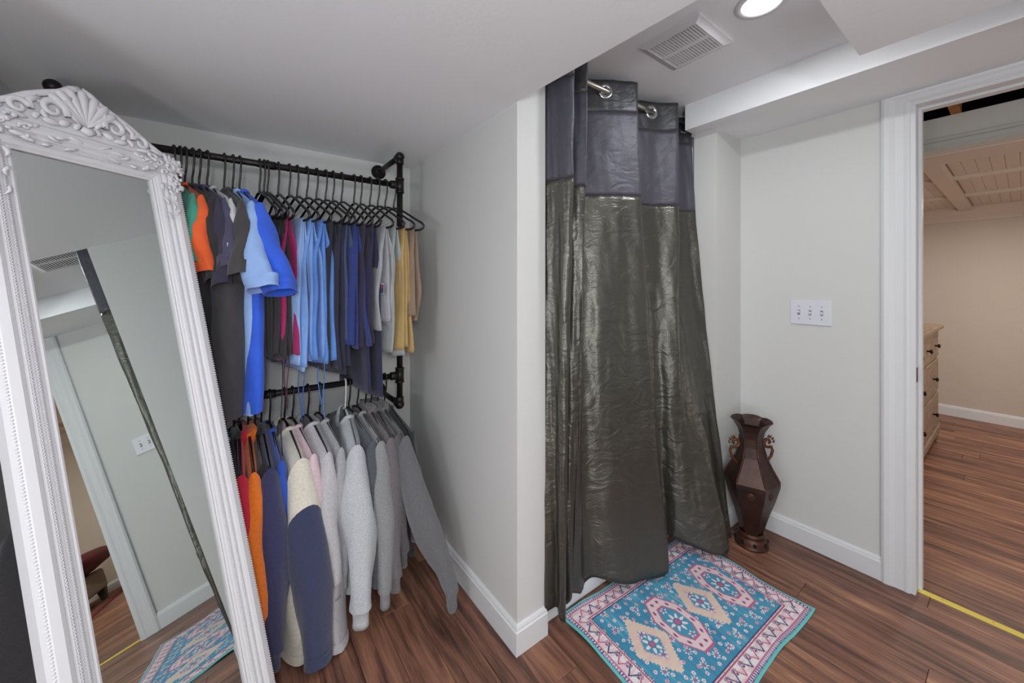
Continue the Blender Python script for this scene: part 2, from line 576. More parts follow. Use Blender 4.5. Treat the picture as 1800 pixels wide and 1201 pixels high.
tag(po, 'burgundy velvet pillow lying on the taupe bench', 'pillow')
M_rugr = mat('red_rug_border', hx('6e2430'), 0.9, var=0.2, vscale=60)
M_rugb = mat('brown_rug_field', hx('7d523c'), 0.9, var=0.25, vscale=40)
rg = empty('bedroom_rug', (0, 0, 0), 0, 'brown area rug with dark red border on the bedroom floor', 'rug')
MB().box(3.7, 5.62, -1.85, -0.86, 0.0005, 0.006).obj('field', M_rugb, rg)
MB().box(3.7, 5.62, -0.86, -0.78, 0.0005, 0.007).obj('border', M_rugr, rg)

# ------------------------------------------------------------------ ceiling lamps and vent
def lamp(x, y, z, label, power):
    t = empty('recessed_light', (x, y, z), 0, label, 'ceiling light')
    ring = []
    for r, zz in ((0.058, -0.002), (0.060, -0.006), (0.076, -0.004), (0.080, 0.0), (0.080, 0.004), (0.058, 0.004)):
        ring.append((r, zz))
    MB().lathe(ring + [ring[0]], 36).obj('trim_ring', M_vent, t, True)
    MB().lathe([(0.0005, -0.0035), (0.03, -0.0035), (0.059, -0.002)], 36).obj('lens', M_lens, t, True)
    light('lamp_light', 'AREA', (0, 0, -0.008), power, (0.97, 0.985, 1.0), 0.11).parent = t
    return t


lamp(1.42, 0.52, ZC, 'round white recessed ceiling light glowing beside the air vent', KEY_W)
_nm = ['round white recessed light in the low ceiling behind the camera, left', 'round white recessed light in the low ceiling behind the camera, right',
       'round white recessed light in the low ceiling left of the closet']
for (x, y, z), l in zip(FILL_LAMPS, _nm):
    lamp(x, y, z, l, LAMP_W)

vt = empty('air_vent', (1.426, 0.787, ZC), 0, 'white slotted metal air vent in the tray ceiling above the curtain', 'vent')
vx, vy = 0.13, 0.122
fr = MB()
for r in ((vx, vy, 0.0), (vx - 0.004, vy - 0.004, -0.005), (vx - 0.028, vy - 0.028, -0.010), (vx - 0.030, vy - 0.030, -0.004)):
    pass
rings = [[(-a, -b, z), (a, -b, z), (a, b, z), (-a, b, z)] for a, b, z in ((vx, vy, 0.0), (vx, vy, -0.006), (vx - 0.026, vy - 0.026, -0.016), (vx - 0.030, vy - 0.030, -0.012), (vx - 0.030, vy - 0.030, -0.001))]
fr.loft(rings, True).obj('frame', M_vent, vt)
MB().box(-vx + 0.02, vx - 0.02, -vy + 0.02, vy - 0.02, -0.003, -0.0005).obj('duct_backing', M_ventd, vt)
sl = MB().box(-vx + 0.030, vx - 0.030, -0.0032, 0.0032, -0.015, -0.009).mesh('slat', M_vent)
ns = 17
for k in range(ns):
    o = link_mesh('slat', sl, vt)
    o.location = (0, -vy + 0.034 + (2 * vy - 0.068) * k / (ns - 1), 0)
MB().box(-0.008, 0.008, -vy + 0.03, vy - 0.03, -0.0165, -0.008).obj('centre_bar', M_vent, vt)

# ------------------------------------------------------------------ light switch plate
swp = empty('light_switch_plate', (XD, 0.628, 1.155), 0, 'white three-gang toggle light switch plate on the wall by the door', 'light switch')
MB().box(-0.007, 0, -0.083, 0.083, -0.06, 0.06).obj('plate', M_plate, swp, bevel=0.004, seg=3)
for k, up in ((-1, 1), (0, 1), (1, -1)):
    y = k * 0.046
    MB().box(-0.0078, -0.0065, y - 0.0055, y + 0.0055, -0.0125, 0.0125).obj('slot', M_slot, swp)
    m = MB().box(-0.016, -0.004, -0.0042, 0.0042, -0.005, 0.005)
    m.xf(Matrix.Translation((-0.003, y, 0.004 * up)) @ Matrix.Rotation(-0.6 * up, 4, 'Y')).obj('toggle', M_plate, swp, bevel=0.001)
    for zz in (-0.03, 0.03):
        MB().ball((-0.007, y, zz), (0.0008, 0.003, 0.003)).obj('screw', M_slot, swp, True)

# ------------------------------------------------------------------ shower: base, tiles, curtain
sb = empty('shower_tray', (0, 0, 0), 0, 'white low shower base with raised curb behind the curtain', 'shower tray')
MB().box(PX1, XQ, 1.085, 1.16, 0, 0.085).obj('curb', M_shower, sb, bevel=0.012, seg=3)
MB().box(PX1, XQ, 1.16, 2.0, 0, 0.03).obj('pan', M_shower, sb)
MB().lathe([(0.0005, 0.0315), (0.045, 0.0315), (0.05, 0.03)], 20, 1.485, 1.6).obj('drain', M_chrome, sb, True)
tp = struct(MB().box(XQ - 0.004, XQ, 1.065, 2.0, 0.03, 2.09).obj('wall_tile_bed', M_grout))
tz = 0.1
tm = MB().loft([[(0, -.0485, -.0485), (0, .0485, -.0485), (0, .0485, .0485), (0, -.0485, .0485)],
                [(-.005, -.0485, -.0485), (-.005, .0485, -.0485), (-.005, .0485, .0485), (-.005, -.0485, .0485)],
                [(-.0065, -.047, -.047), (-.0065, .047, -.047), (-.0065, .047, .047), (-.0065, -.047, .047)]], True, (True, True)).mesh('tile', M_tile)
for i in range(9):
    for j in range(20):
        o = link_mesh('tile', tm, tp)
        o.location = (XQ - 0.004, 1.118 + i * 0.1, 0.085 + j * 0.1)

rod = empty('curtain_rod', (0, 1.10, 2.145), 0, 'brushed metal shower curtain rod under the tray ceiling', 'curtain rod')
MB().tube([(PX1, 0, 0), (XQ, 0, 0)], 0.0115, 16).obj('tube', M_nickel, rod, True)
for x, s in ((PX1, 1), (XQ, -1)):
    MB().lathe([(0.025, 0), (0.025, 0.008), (0.014, 0.02), (0.0125, 0.03)], 20, 0, 0, (True, True)).xf(
        Matrix.Translation((x, 0, 0)) @ Matrix.Rotation(s * math.pi / 2, 4, 'Y')).obj('flange', M_nickel, rod, True)


def catmull(P, n):
    P = [Vector((*p, 0)) if len(p) == 2 else Vector(p) for p in P]
    P = [P[0] * 2 - P[1]] + P + [P[-1] * 2 - P[-2]]
    out = []
    segs = len(P) - 3
    for k in range(n):
        t = k / (n - 1) * segs
        i = min(int(t), segs - 1)
        u = t - i
        a, b, c, d = P[i:i + 4]
        out.append(0.5 * ((2 * b) + (c - a) * u + (2 * a - 5 * b + 4 * c - d) * u * u + (3 * b - a - 3 * c + d) * u ** 3))
    return out


TOPC = [(.962, 1.10), (.968, 1.05), (.98, 1.005), (1.012, .98), (1.045, 1.05), (1.068, 1.13), (1.09, 1.13), (1.11, 1.07), (1.143, 1.03), (1.165, 1.09), (1.22, 1.165), (1.30, 1.125),
        (1.38, 1.075), (1.462, 1.03), (1.49, 1.09), (1.54, 1.17), (1.62, 1.13), (1.71, 1.085), (1.795, 1.03), (1.825, 1.10), (1.86, 1.165), (1.94, 1.12), (2.008, 1.075)]
BOTC = [(.962, 1.07), (.970, 1.045), (.985, 1.025), (1.012, 1.022), (1.035, 1.07), (1.05, 1.085), (1.06, 1.075), (1.075, 1.06), (1.095, 1.055), (1.12, 1.07), (1.19, 1.08), (1.27, 1.045),
        (1.38, .975), (1.53, .935), (1.60, .985), (1.63, 1.05), (1.66, 1.06), (1.685, 1.03), (1.715, .985), (1.78, .885), (1.86, .85), (1.95, .855), (2.0, .865)]
NT, NV = 300, 110
topc, botc = catmull(TOPC, NT), catmull(BOTC, NT)
CZT = 2.195


def hem_z(u):
    return 0.055 + 0.02 * math.sin(u * 17 + 1) + 0.012 * math.sin(u * 41)


def curtain_pt(i, z):
    u = i / (NT - 1)
    t = max(0, min(1, (CZT - z) / (CZT - 0.05)))
    b = t ** 1.5
    p = topc[i].lerp(botc[i], b)
    # cloth creases
    g = 0.010 * t * noise.noise((u * 22, z * 2.2, 0.3)) + 0.004 * noise.noise((u * 60, z * 7 + u * 20, 4.3))
    g += 0.012 * (.25 + .75 * t) * math.sin(u * 62 + 1 + .6 * math.sin(z * 2)) + 0.006 * t * math.sin(u * 27 + 2)
    g += 0.010 * max(0, t - 0.6) * noise.noise((u * 14, z * 9, 8.1))
    q = topc[min(i + 1, NT - 1)].lerp(botc[min(i + 1, NT - 1)], b) - topc[max(i - 1, 0)].lerp(botc[max(i - 1, 0)], b)
    n = Vector((q.y, -q.x, 0)).normalized()
    return (p.x + n.x * g, p.y + n.y * g, z)


def satin(name, rgb, rough, metal, weave=600):
    m, nt, b = nmat(name)
    b.inputs['Base Color'].default_value = (*rgb, 1)
    b.inputs['Metallic'].default_value = metal
    b.inputs['Roughness'].default_value = rough
    tc = N(nt, 'ShaderNodeTexCoord')
    mp = N(nt, 'ShaderNodeMapping')
    mp.inputs['Scale'].default_value = (1, 1, 1.5)
    mp.inputs['Rotation'].default_value = (0.5, 0.4, 0)
    nt.links.new(tc.outputs['Object'], mp.inputs[0])
    a = N(nt, 'ShaderNodeTexNoise', Scale=10.0, Detail=4.5, Distortion=1.6)
    nt.links.new(mp.outputs[0], a.inputs['Vector'])
    c = N(nt, 'ShaderNodeTexNoise', Scale=120.0, Detail=2.0)
    nt.links.new(mp.outputs[0], c.inputs['Vector'])
    ad = N(nt, 'ShaderNodeMath', operation='MULTIPLY_ADD')
    ad.inputs[1].default_value = 0.12
    nt.links.new(c.outputs[0], ad.inputs[0])
    nt.links.new(a.outputs[0], ad.inputs[2])
    bp = N(nt, 'ShaderNodeBump', Strength=0.5, Distance=0.012)
    nt.links.new(ad.outputs[0], bp.inputs['Height'])
    nt.links.new(bp.outputs[0], b.inputs['Normal'])
    return m, nt, b


M_satin = satin('charcoal_satin', hx('5d5c56'), 0.34, 0.7)[0]
M_head = satin('header_satin', hx('45464a'), 0.42, 0.4)[0]
M_sheer, nts, bs = satin('sheer_violet', hx('55545f'), 0.5, 0.25)
tr = N(nts, 'ShaderNodeBsdfTransparent')
mxs = N(nts, 'ShaderNodeMixShader')
mxs.inputs[0].default_value = 0.82
nts.links.new(tr.outputs[0], mxs.inputs[1])
nts.links.new(bs.outputs[0], mxs.inputs[2])
nts.links.new(mxs.outputs[0], nts.nodes['Material Output'].inputs['Surface'])

cu = empty('shower_curtain', (0, 0, 0), 0, 'dark charcoal satin shower curtain with sheer violet top band', 'curtain')


def panel(name, za, zb, nv, m, off=0):
    rows = []
    for j in range(nv + 1):
        t = j / nv
        row = []
        for i in range(NT):
            u = i / (NT - 1)
            z1 = zb if zb is not None else hem_z(u)
            row.append(curtain_pt(i, za + (z1 - za) * t))
        rows.append(row)
    o = MB().loft(rows, False).obj(name, m, cu, True)
    sd = o.modifiers.new('thickness', 'SOLIDIFY')
    sd.thickness = 0.0018
    sd.offset = off
    return o


hd = panel('header_band', CZT, 2.055, 8, M_head)
panel('sheer_band', 2.055, 1.685, 20, M_sheer)
panel('satin_panel', 1.685, None, 90, M_satin)
panel('seam', 1.695, 1.680, 2, M_head, 0.9)
# grommets where the cloth crosses the rod
prev = None
for i in range(1, NT - 1):
    a, b = Vector(curtain_pt(i, 2.145)), Vector(curtain_pt(i + 1, 2.145))
    if (a.y - 1.10) * (b.y - 1.10) <= 0:
        d = (b - a).normalized()
        n = Vector((d.y, -d.x, 0))
        R = Matrix((d, Vector((0, 0, 1)), n)).transposed().to_4x4()
        ring = [[((0.026 + 0.009 * math.cos(q)) * math.cos(p), (0.026 + 0.009 * math.cos(q)) * math.sin(p), 0.004 * math.sin(q)) for q in (2 * math.pi * k / 8 for k in range(8))] for p in (2 * math.pi * k / 28 for k in range(29))]
        MB().loft(ring, True).xf(Matrix.Translation((a + b) / 2) @ R).obj('grommet', M_chrome, cu, True)

# ------------------------------------------------------------------ patterned rug
def smooth(a, b, x):
    t = max(0.0, min(1.0, (x - a) / (b - a)))
    return t * t * (3 - 2 * t)


RX, RY = 0.42, 0.275          # half size
RC = {k: hx(v) for k, v in dict(teal='66cacd', blue='459cbf', blue2='2f80ac', blue3='72bdd6', navy='34386f', lilac='ddd0e0', white='f2ecee', pink='c9638f', rose='e6b3bd', cream='ecd6c4', red='b24a6e').items()}


def mixc(a, b, t):
    return tuple(a[k] * (1 - t) + b[k] * t for k in range(3))


def rosette(x, y, r, n=8):
    d = math.hypot(x, y) / r
    if d > 1:
        return None
    a = math.atan2(y, x)
    if d < 0.28:
        return RC['pink']
    if d < 0.42:
        return RC['blue2']
    if d < 0.62 + 0.36 * math.cos(n * a):
        return RC['white']
    return None


def rug_col(x, y):
    e = min(RX - abs(x), RY - abs(y))
    along = x if (RY - abs(y)) < (RX - abs(x)) else y
    nz = noise.noise((x * 30, y * 90, 1.7))
    if e < 0.008:
        return RC['teal']
    if e < 0.013:
        return RC['navy'] if (along * 160) % 1 < .7 else RC['lilac']
    if e < 0.021:
        return RC['navy'] if (along * 90) % 1 < .33 else RC['lilac']
    if e < 0.025:
        return RC['pink']
    if e < 0.072:
        t = (e - 0.025) / 0.047
        p = (along / 0.046) % 1
        k = int(math.floor(along / 0.046)) % 2
        tri = abs(p - 0.5) * 2
        dd = abs(t - (0.12 + 0.76 * tri))
        if dd < 0.10:
            return RC['navy'] if k else RC['pink']
        if dd < 0.17:
            return RC['white']
        q = ((along / 0.046) + 0.5) % 1 - 0.5
        for (cx, cy, rr, c) in ((0.0, 0.72, 0.17, 'pink'), (0.0, 0.72, 0.25, 'navy'), (0.5, 0.25, 0.2, 'rose'), (-0.5, 0.25, 0.2, 'rose')):
            if math.hypot(q - cx, t - cy) < rr:
                return RC[c]
        return mixc(RC['white'], RC['rose'], 0.35 + 0.5 * nz) if nz > -.1 else RC['white']
    if e < 0.076:
        return RC['red']
    if e < 0.081:
        return RC['white'] if (along * 140) % 1 < .6 else RC['pink']
    if e < 0.084:
        return RC['navy']
    # medallions
    for k, mx_ in enumerate((-0.232, -0.075, 0.085, 0.245)):
        dx, dy = x - mx_, y - 0.0
        if k % 2 == 0:
            q = (round(abs(dx) / 0.007) * 0.007) / 0.084 + abs(dy) / 0.130
            q = max(q, abs(dy) / 0.118)
            if q < 1:
                if q > 0.56:
                    return mixc(RC['cream'], RC['rose'], 0.5 * max(0, nz + .2))
                r = rosette(dx, dy, 0.035, 6) or rosette(dx, dy - 0.045, 0.018, 5) or rosette(dx, dy + 0.045, 0.018, 5)
                return r or (RC['rose'] if q > 0.49 else RC['blue'])
        else:
            q = max(abs(dx) / 0.071, abs(dy) / 0.128, (abs(dx) / 0.071 + abs(dy) / 0.128) / 1.42)
            if q < 1:
                if q > 0.94:
                    return RC['pink']
                if q > 0.62:
                    a = math.atan2(dy * .55, dx)
                    s_ = (a / (2 * math.pi) * 12) % 1 - .5
                    rr = math.hypot(s_ * 1.2, (q - 0.79) * 4)
                    return RC['navy'] if rr < .12 else (RC['pink'] if rr < .24 else mixc(RC['white'], RC['rose'], .4))
                if q > 0.56:
                    return RC['pink']
                r = rosette(dx, dy, 0.040, 8) or rosette(dx, dy - 0.06, 0.016, 5) or rosette(dx, dy + 0.06, 0.016, 5)
                return r or RC['blue']
    # field of little flowers
    for (pitch, ox, oy, rr, n) in ((0.034, 0, 0, 0.0066, 5), (0.068, 0.017, 0.017, 0.0165, 8)):
        gx, gy = (x + ox) / pitch, (y + oy) / pitch
        ix, iy = round(gx), round(gy)
        jx, jy = 0.12 * math.sin(ix * 12.9 + iy * 78.2), 0.12 * math.cos(ix * 39.3 + iy * 11.1)
        ex, ey = (gx - ix - jx) * pitch, (gy - iy - jy) * pitch
        if n == 5:
            d = math.hypot(ex, ey) / rr
            if d < .45:
                return RC['pink']
            if d < 1:
                return RC['white'] if (ix + iy) % 3 else RC['rose']
        else:
            r = rosette(ex, ey, rr, n)
            if r:
                return r
    t = 0.5 + 0.5 * noise.noise((x * 12, y * 5, 3)) + 0.35 * noise.noise((x * 90, y * 14, 9))
    return mixc(mixc(RC['blue2'], RC['blue'], min(1, t * 1.6)), RC['blue3'], smooth(0.55, 1.0, t))


nx_, ny_ = 380, 250
vs, cols = [], []
for j in range(ny_ + 1):
    for i in range(nx_ + 1):
        x, y = -RX + 2 * RX * i / nx_, -RY + 2 * RY * j / ny_
        e = min(RX - abs(x), RY - abs(y))
        wv = 0.006 * math.sin(x * 9 + 1) * math.sin(y * 13 + 2)
        ed = smooth(0.10, 0.0, e)
        ox = 0.005 * math.sin(y * 14) * smooth(0.1, 0, RX - abs(x))
        oy = 0.005 * math.sin(x * 11 + .7) * smooth(0.1, 0, RY - abs(y))
        z = 0.006 + max(0, wv) * 0.6 + ed * 0.005 * max(0, math.sin((x * 1.0 - y) * 19))
        vs.append((x + ox, y + oy, z))
        cols.append((*rug_col(x, y), 1))
nb = len(vs)
fs = [(j * (nx_ + 1) + i, j * (nx_ + 1) + i + 1, (j + 1) * (nx_ + 1) + i + 1, (j + 1) * (nx_ + 1) + i) for j in range(ny_) for i in range(nx_)]
# skirt down to the floor gives the mat its thickness
per = [i for i in range(nx_ + 1)] + [(j) * (nx_ + 1) + nx_ for j in range(1, ny_ + 1)] + [ny_ * (nx_ + 1) + i for i in range(nx_ - 1, -1, -1)] + [j * (nx_ + 1) for j in range(ny_ - 1, 0, -1)]
for p in per:
    vs.append((vs[p][0], vs[p][1], max(0.0008, vs[p][2] - 0.005)))
    cols.append((*RC['teal'], 1))
fs += [(per[k], nb + k, nb + (k + 1) % len(per), per[(k + 1) % len(per)]) for k in range(len(per))]
me = bpy.data.meshes.new('rug')
me.from_pydata(vs, [], fs)
ca = me.color_attributes.new('print', 'FLOAT_COLOR', 'POINT')
ca.data.foreach_set('color', np.array(cols, dtype=np.float32).ravel())
M_rug, ntr, br = nmat('printed_rug')
at = N(ntr, 'ShaderNodeAttribute', attribute_name='print')
ntr.links.new(at.outputs['Color'], br.inputs['Base Color'])
br.inputs['Roughness'].default_value = 0.9
br.inputs['Sheen Weight'].default_value = 0.2
nbp = N(ntr, 'ShaderNodeTexNoise', Scale=400.0, Detail=2.0)
bpp = N(ntr, 'ShaderNodeBump', Strength=0.3, Distance=0.002)
ntr.links.new(nbp.outputs[0], bpp.inputs['Height'])
ntr.links.new(bpp.outputs[0], br.inputs['Normal'])
me.materials.append(M_rug)
me.polygons.foreach_set('use_smooth', [True] * len(me.polygons))
rug = link_mesh('rug', me)
rug.location = (1.452, 0.788, 0)
rug.rotation_euler = (0, 0, -0.035)
tag(rug, 'blue and pink medallion patterned mat on the floor before the curtain', 'rug')

# ------------------------------------------------------------------ vase
va = empty('floor_vase', (2.10, 0.815, 0), 0.35, 'tall faceted bronze metal vase with scroll handles in the corner', 'vase')
VP = [(0.050, 0.055), (0.052, 0.075), (0.075, 0.16), (0.100, 0.235), (0.119, 0.305), (0.121, 0.325), (0.108, 0.352), (0.085, 0.395), (0.064, 0.44), (0.052, 0.49), (0.050, 0.53), (0.058, 0.565), (0.078, 0.60), (0.092, 0.615)]


def hexring(r, z, n=8, sub=3, lip=0.0, rin=0):
    out = []
    for k in range(n):
        a0, a1 = 2 * math.pi * (k + .5) / n, 2 * math.pi * (k + 1.5) / n
        for s in range(sub):
            t = s / sub
            x = math.cos(a0) * (1 - t) + math.cos(a1) * t
            y = math.sin(a0) * (1 - t) + math.sin(a1) * t
            rr = (r - rin)
            wob = lip * math.sin(math.pi * t) * 1.0
            out.append((x * (rr + wob), y * (rr + wob), z + wob * .25 - (0 if not lip else lip * .12 * (1 if t == 0 else -1))))
    return out


rows = [hexring(r, z, 6, 4, 0.012 if k == len(VP) - 1 else 0) for k, (r, z) in enumerate(VP)]
rows += [hexring(r, z, 6, 4, 0.012 if k == 0 else 0, 0.003) for k, (r, z) in enumerate(reversed(VP[6:]))]
MB().loft(rows, True, (True, True)).obj('body', M_vase, va)
# solid foot; dark balls paint the shade of its piercings
ft = MB()
ft.lathe([(0.051, 0.066), (0.060, 0.060), (0.060, 0.052), (0.055, 0.048), (0.064, 0.040), (0.070, 0.024), (0.069, 0.012), (0.074, 0.008), (0.074, 0.0), (0.05, 0.0)], 28)
fo = ft.obj('foot', M_vase2, va, True)
for k in range(8):
    a = 2 * math.pi * (k + .3) / 8
    MB().ball((0.0665 * math.cos(a), 0.0665 * math.sin(a), 0.026), (0.009, 0.009, 0.010), 10, 6).obj('foot_hole', M_dark, fo, True)
# beaded ridges on the corner edges
for k in range(6):
    a = 2 * math.pi * (k + .5) / 6
    rb = MB()
    for q in range(34):
        z = 0.335 + (0.53 - 0.335) * q / 33
        r = np.interp(z, [p[1] for p in VP], [p[0] for p in VP])
        rb.ball((r * math.cos(a), r * math.sin(a), z), 0.0056, 6, 4)
    rb.obj('beaded_ridge', M_vase2, va, True)
for k in range(6):
    a = 2 * math.pi * (k + 1) / 6
    r = np.interp(0.27, [p[1] for p in VP], [p[0] for p in VP]) * math.cos(math.pi / 6)
    md = MB()
    md.lathe([(0.0005, 0.004), (0.006, 0.005), (0.008, 0.003), (0.013, 0.004), (0.016, 0.005), (0.018, 0.0)], 20)
    for q in range(8):
        md.ball((0.011 * math.cos(q * math.pi / 4), 0.011 * math.sin(q * math.pi / 4), 0.004), 0.0026, 6, 4)
    md.xf(Matrix.Translation((r * math.cos(a) * .995, r * math.sin(a) * .995, 0.275)) @ Matrix.Rotation(a, 4, 'Z') @ Matrix.Rotation(math.pi / 2 + 0.29, 4, 'Y')).obj('medallion', M_vase2, va, True)


def spiral(uc, vc, r0, r1, a0, turns, n=28):
    return [(uc + (r0 + (r1 - r0) * t) * math.cos(a0 + turns * 2 * math.pi * t), vc + (r0 + (r1 - r0) * t) * math.sin(a0 + turns * 2 * math.pi * t)) for t in (k / n for k in range(n + 1))]


for s, ang in ((1, TH + .0), (-1, TH + .0)):
    h = MB()
    sp_ = spiral(0.082, 0.505, 0.006, 0.026, -1.2, 1.05, 20)
    ext = [(sp_[-1][0] + dx, sp_[-1][1] + dz) for dx, dz in ((0.008, -0.022), (0.0, -0.048), (-0.014, -0.068), (-0.026, -0.080), (-0.033, -0.088))]
    path = sp_ + ext
    dirx = Vector((C_, -S_, 0)) * s
    p3 = [tuple(dirx * u + Vector((0, 0, v))) for u, v in path]
    h.tube(p3, [0.005 + 0.003 * math.sin(math.pi * k / len(p3)) for k in range(len(p3))], 8)
    for (u, v) in ((0.093, 0.526), (0.103, 0.517), (0.083, 0.529), (0.108, 0.503)):
        b0 = dirx * u + Vector((0, 0, v))
        b1 = dirx * (u + 0.008) + Vector((0, 0, v + 0.014))
        h.tube([b0, b0.lerp(b1, .5), b1], [0.005, 0.0045, 0.001], 6)
    ho = h.obj('handle', M_iron, va, True)
    ho.rotation_euler = (0, 0, -0.35)

# ------------------------------------------------------------------ pipe clothes rails
YR, ZR1, ZR2 = 1.74, 1.755, 0.872
XR0, XR1 = -0.42, 0.644
rail = empty('pipe_clothes_rack', (0, 0, 0), 0, 'black iron pipe clothes rack with two rails fixed to the closet wall', 'clothes rack')


def pipe(name, a, b, r=0.0125):
    return MB().tube([a, b], r, 16).obj(name, M_pipe, rail, True)


def coll(parent, p, d, r=0.018, L=0.012):
    d = Vector(d).normalized()
    p = Vector(p)
    return MB().tube([p - d * L, p - d * L * .9, p + d * L * .9, p + d * L], [r * .9, r, r, r * .9], 16).obj('collar', M_pipe, parent, True)


def elbow(p):
    return MB().ball(p, 0.021, 16, 10).obj('elbow', M_pipe, rail, True)


ZT, ZB_ = 1.89, 0.735
for x in (XR0, XR1):
    pipe('upright', (x, YR, ZB_), (x, YR, ZT), 0.0135)
    for z in (ZT, ZB_):
        pipe('arm', (x, YR, z), (x, YB, z))
        e = elbow((x, YR, z))
        coll(e, (x, YR + 0.024, z), (0, 1, 0))
        coll(e, (x, YR, z + (-0.024 if z == ZT else 0.024)), (0, 0, 1))
        fm = MB().lathe([(0.037, 0), (0.037, 0.006), (0.022, 0.009), (0.019, 0.024), (0.015, 0.026)], 24, 0, 0, (True, True))
        for q in range(4):
            fm.ball((0.029 * math.cos(q * 1.57 + .6), 0.029 * math.sin(q * 1.57 + .6), 0.007), 0.004, 8, 5)
        fm.xf(Matrix.Translation((x, YB, z)) @ Matrix.Rotation(math.pi / 2, 4, 'X')).obj('flange', M_pipe, rail, True)
    for z in (ZR1, ZR2):
        te = MB().tube([(x, YR, z - 0.03), (x, YR, z + 0.03)], 0.0185, 16).obj('tee', M_pipe, rail, True)
        s = 1 if x == XR0 else -1
        coll(te, (x + s * 0.03, YR, z), (1, 0, 0), 0.0185, 0.014)
        coll(te, (x, YR, z + 0.03), (0, 0, 1), 0.020, 0.005)
        coll(te, (x, YR, z - 0.03), (0, 0, 1), 0.020, 0.005)
for z in (ZR1, ZR2):
    pipe('rail', (XR0, YR, z), (XR1, YR, z))
    MB().tube([(0.11, YR, z), (0.15, YR, z)], 0.016, 16).obj('coupling', M_pipe, rail, True)

# ------------------------------------------------------------------ hangers
def hanger_meshes(hw, m):
    h = MB()
    path = [(0, 0.0165 * math.cos(a), 0.0165 * math.sin(a) + 0.0005) for a in (math.radians(-35 + 215 * k / 14) for k in range(15))]
    path += [(0, -0.0165, -0.014), (0, -0.0155, -0.04), (0, -0.010, -0.065), (0, -0.002, -0.083), (0, 0, -0.096), (0, 0, -0.112)]
    h.tube(path, 0.0034, 8, up=(1, 0, 0))
    f = MB()
    P = []
    for s in (1, -1):
        seg = [(0, -0.110), (0.03, -0.114), (0.08, -0.136), (hw * .75, -0.176), (hw * .93, -0.194), (hw, -0.207), (hw * .97, -0.219), (hw * .88, -0.224), (hw * .4, -0.222), (0, -0.221)]
        P += [(0, s * a, b) for a, b in seg] if s == 1 else [(0, s * a, b) for a, b in reversed(seg)][1:]
    f.tube(P, 0.0048, 8, up=(1, 0, 0))
    return h.mesh('hook', m, True), f.mesh('frame', m, True)


HM = {}


def hanger(X0, zr, psi, hw, label, group, m=None):
    m = m or M_hang
    key = (round(hw, 2), m.name)
    if key not in HM:
        HM[key] = hanger_meshes(hw, m)
    t = empty('clothes_hanger', (X0, YR, zr), psi, label, 'hanger', group)
    link_mesh('hook', HM[key][0], t)
    link_mesh('frame', HM[key][1], t)
    return t


# ------------------------------------------------------------------ shirts and sweaters
def nz3(a, b, c):
    return noise.noise((a, b, c))


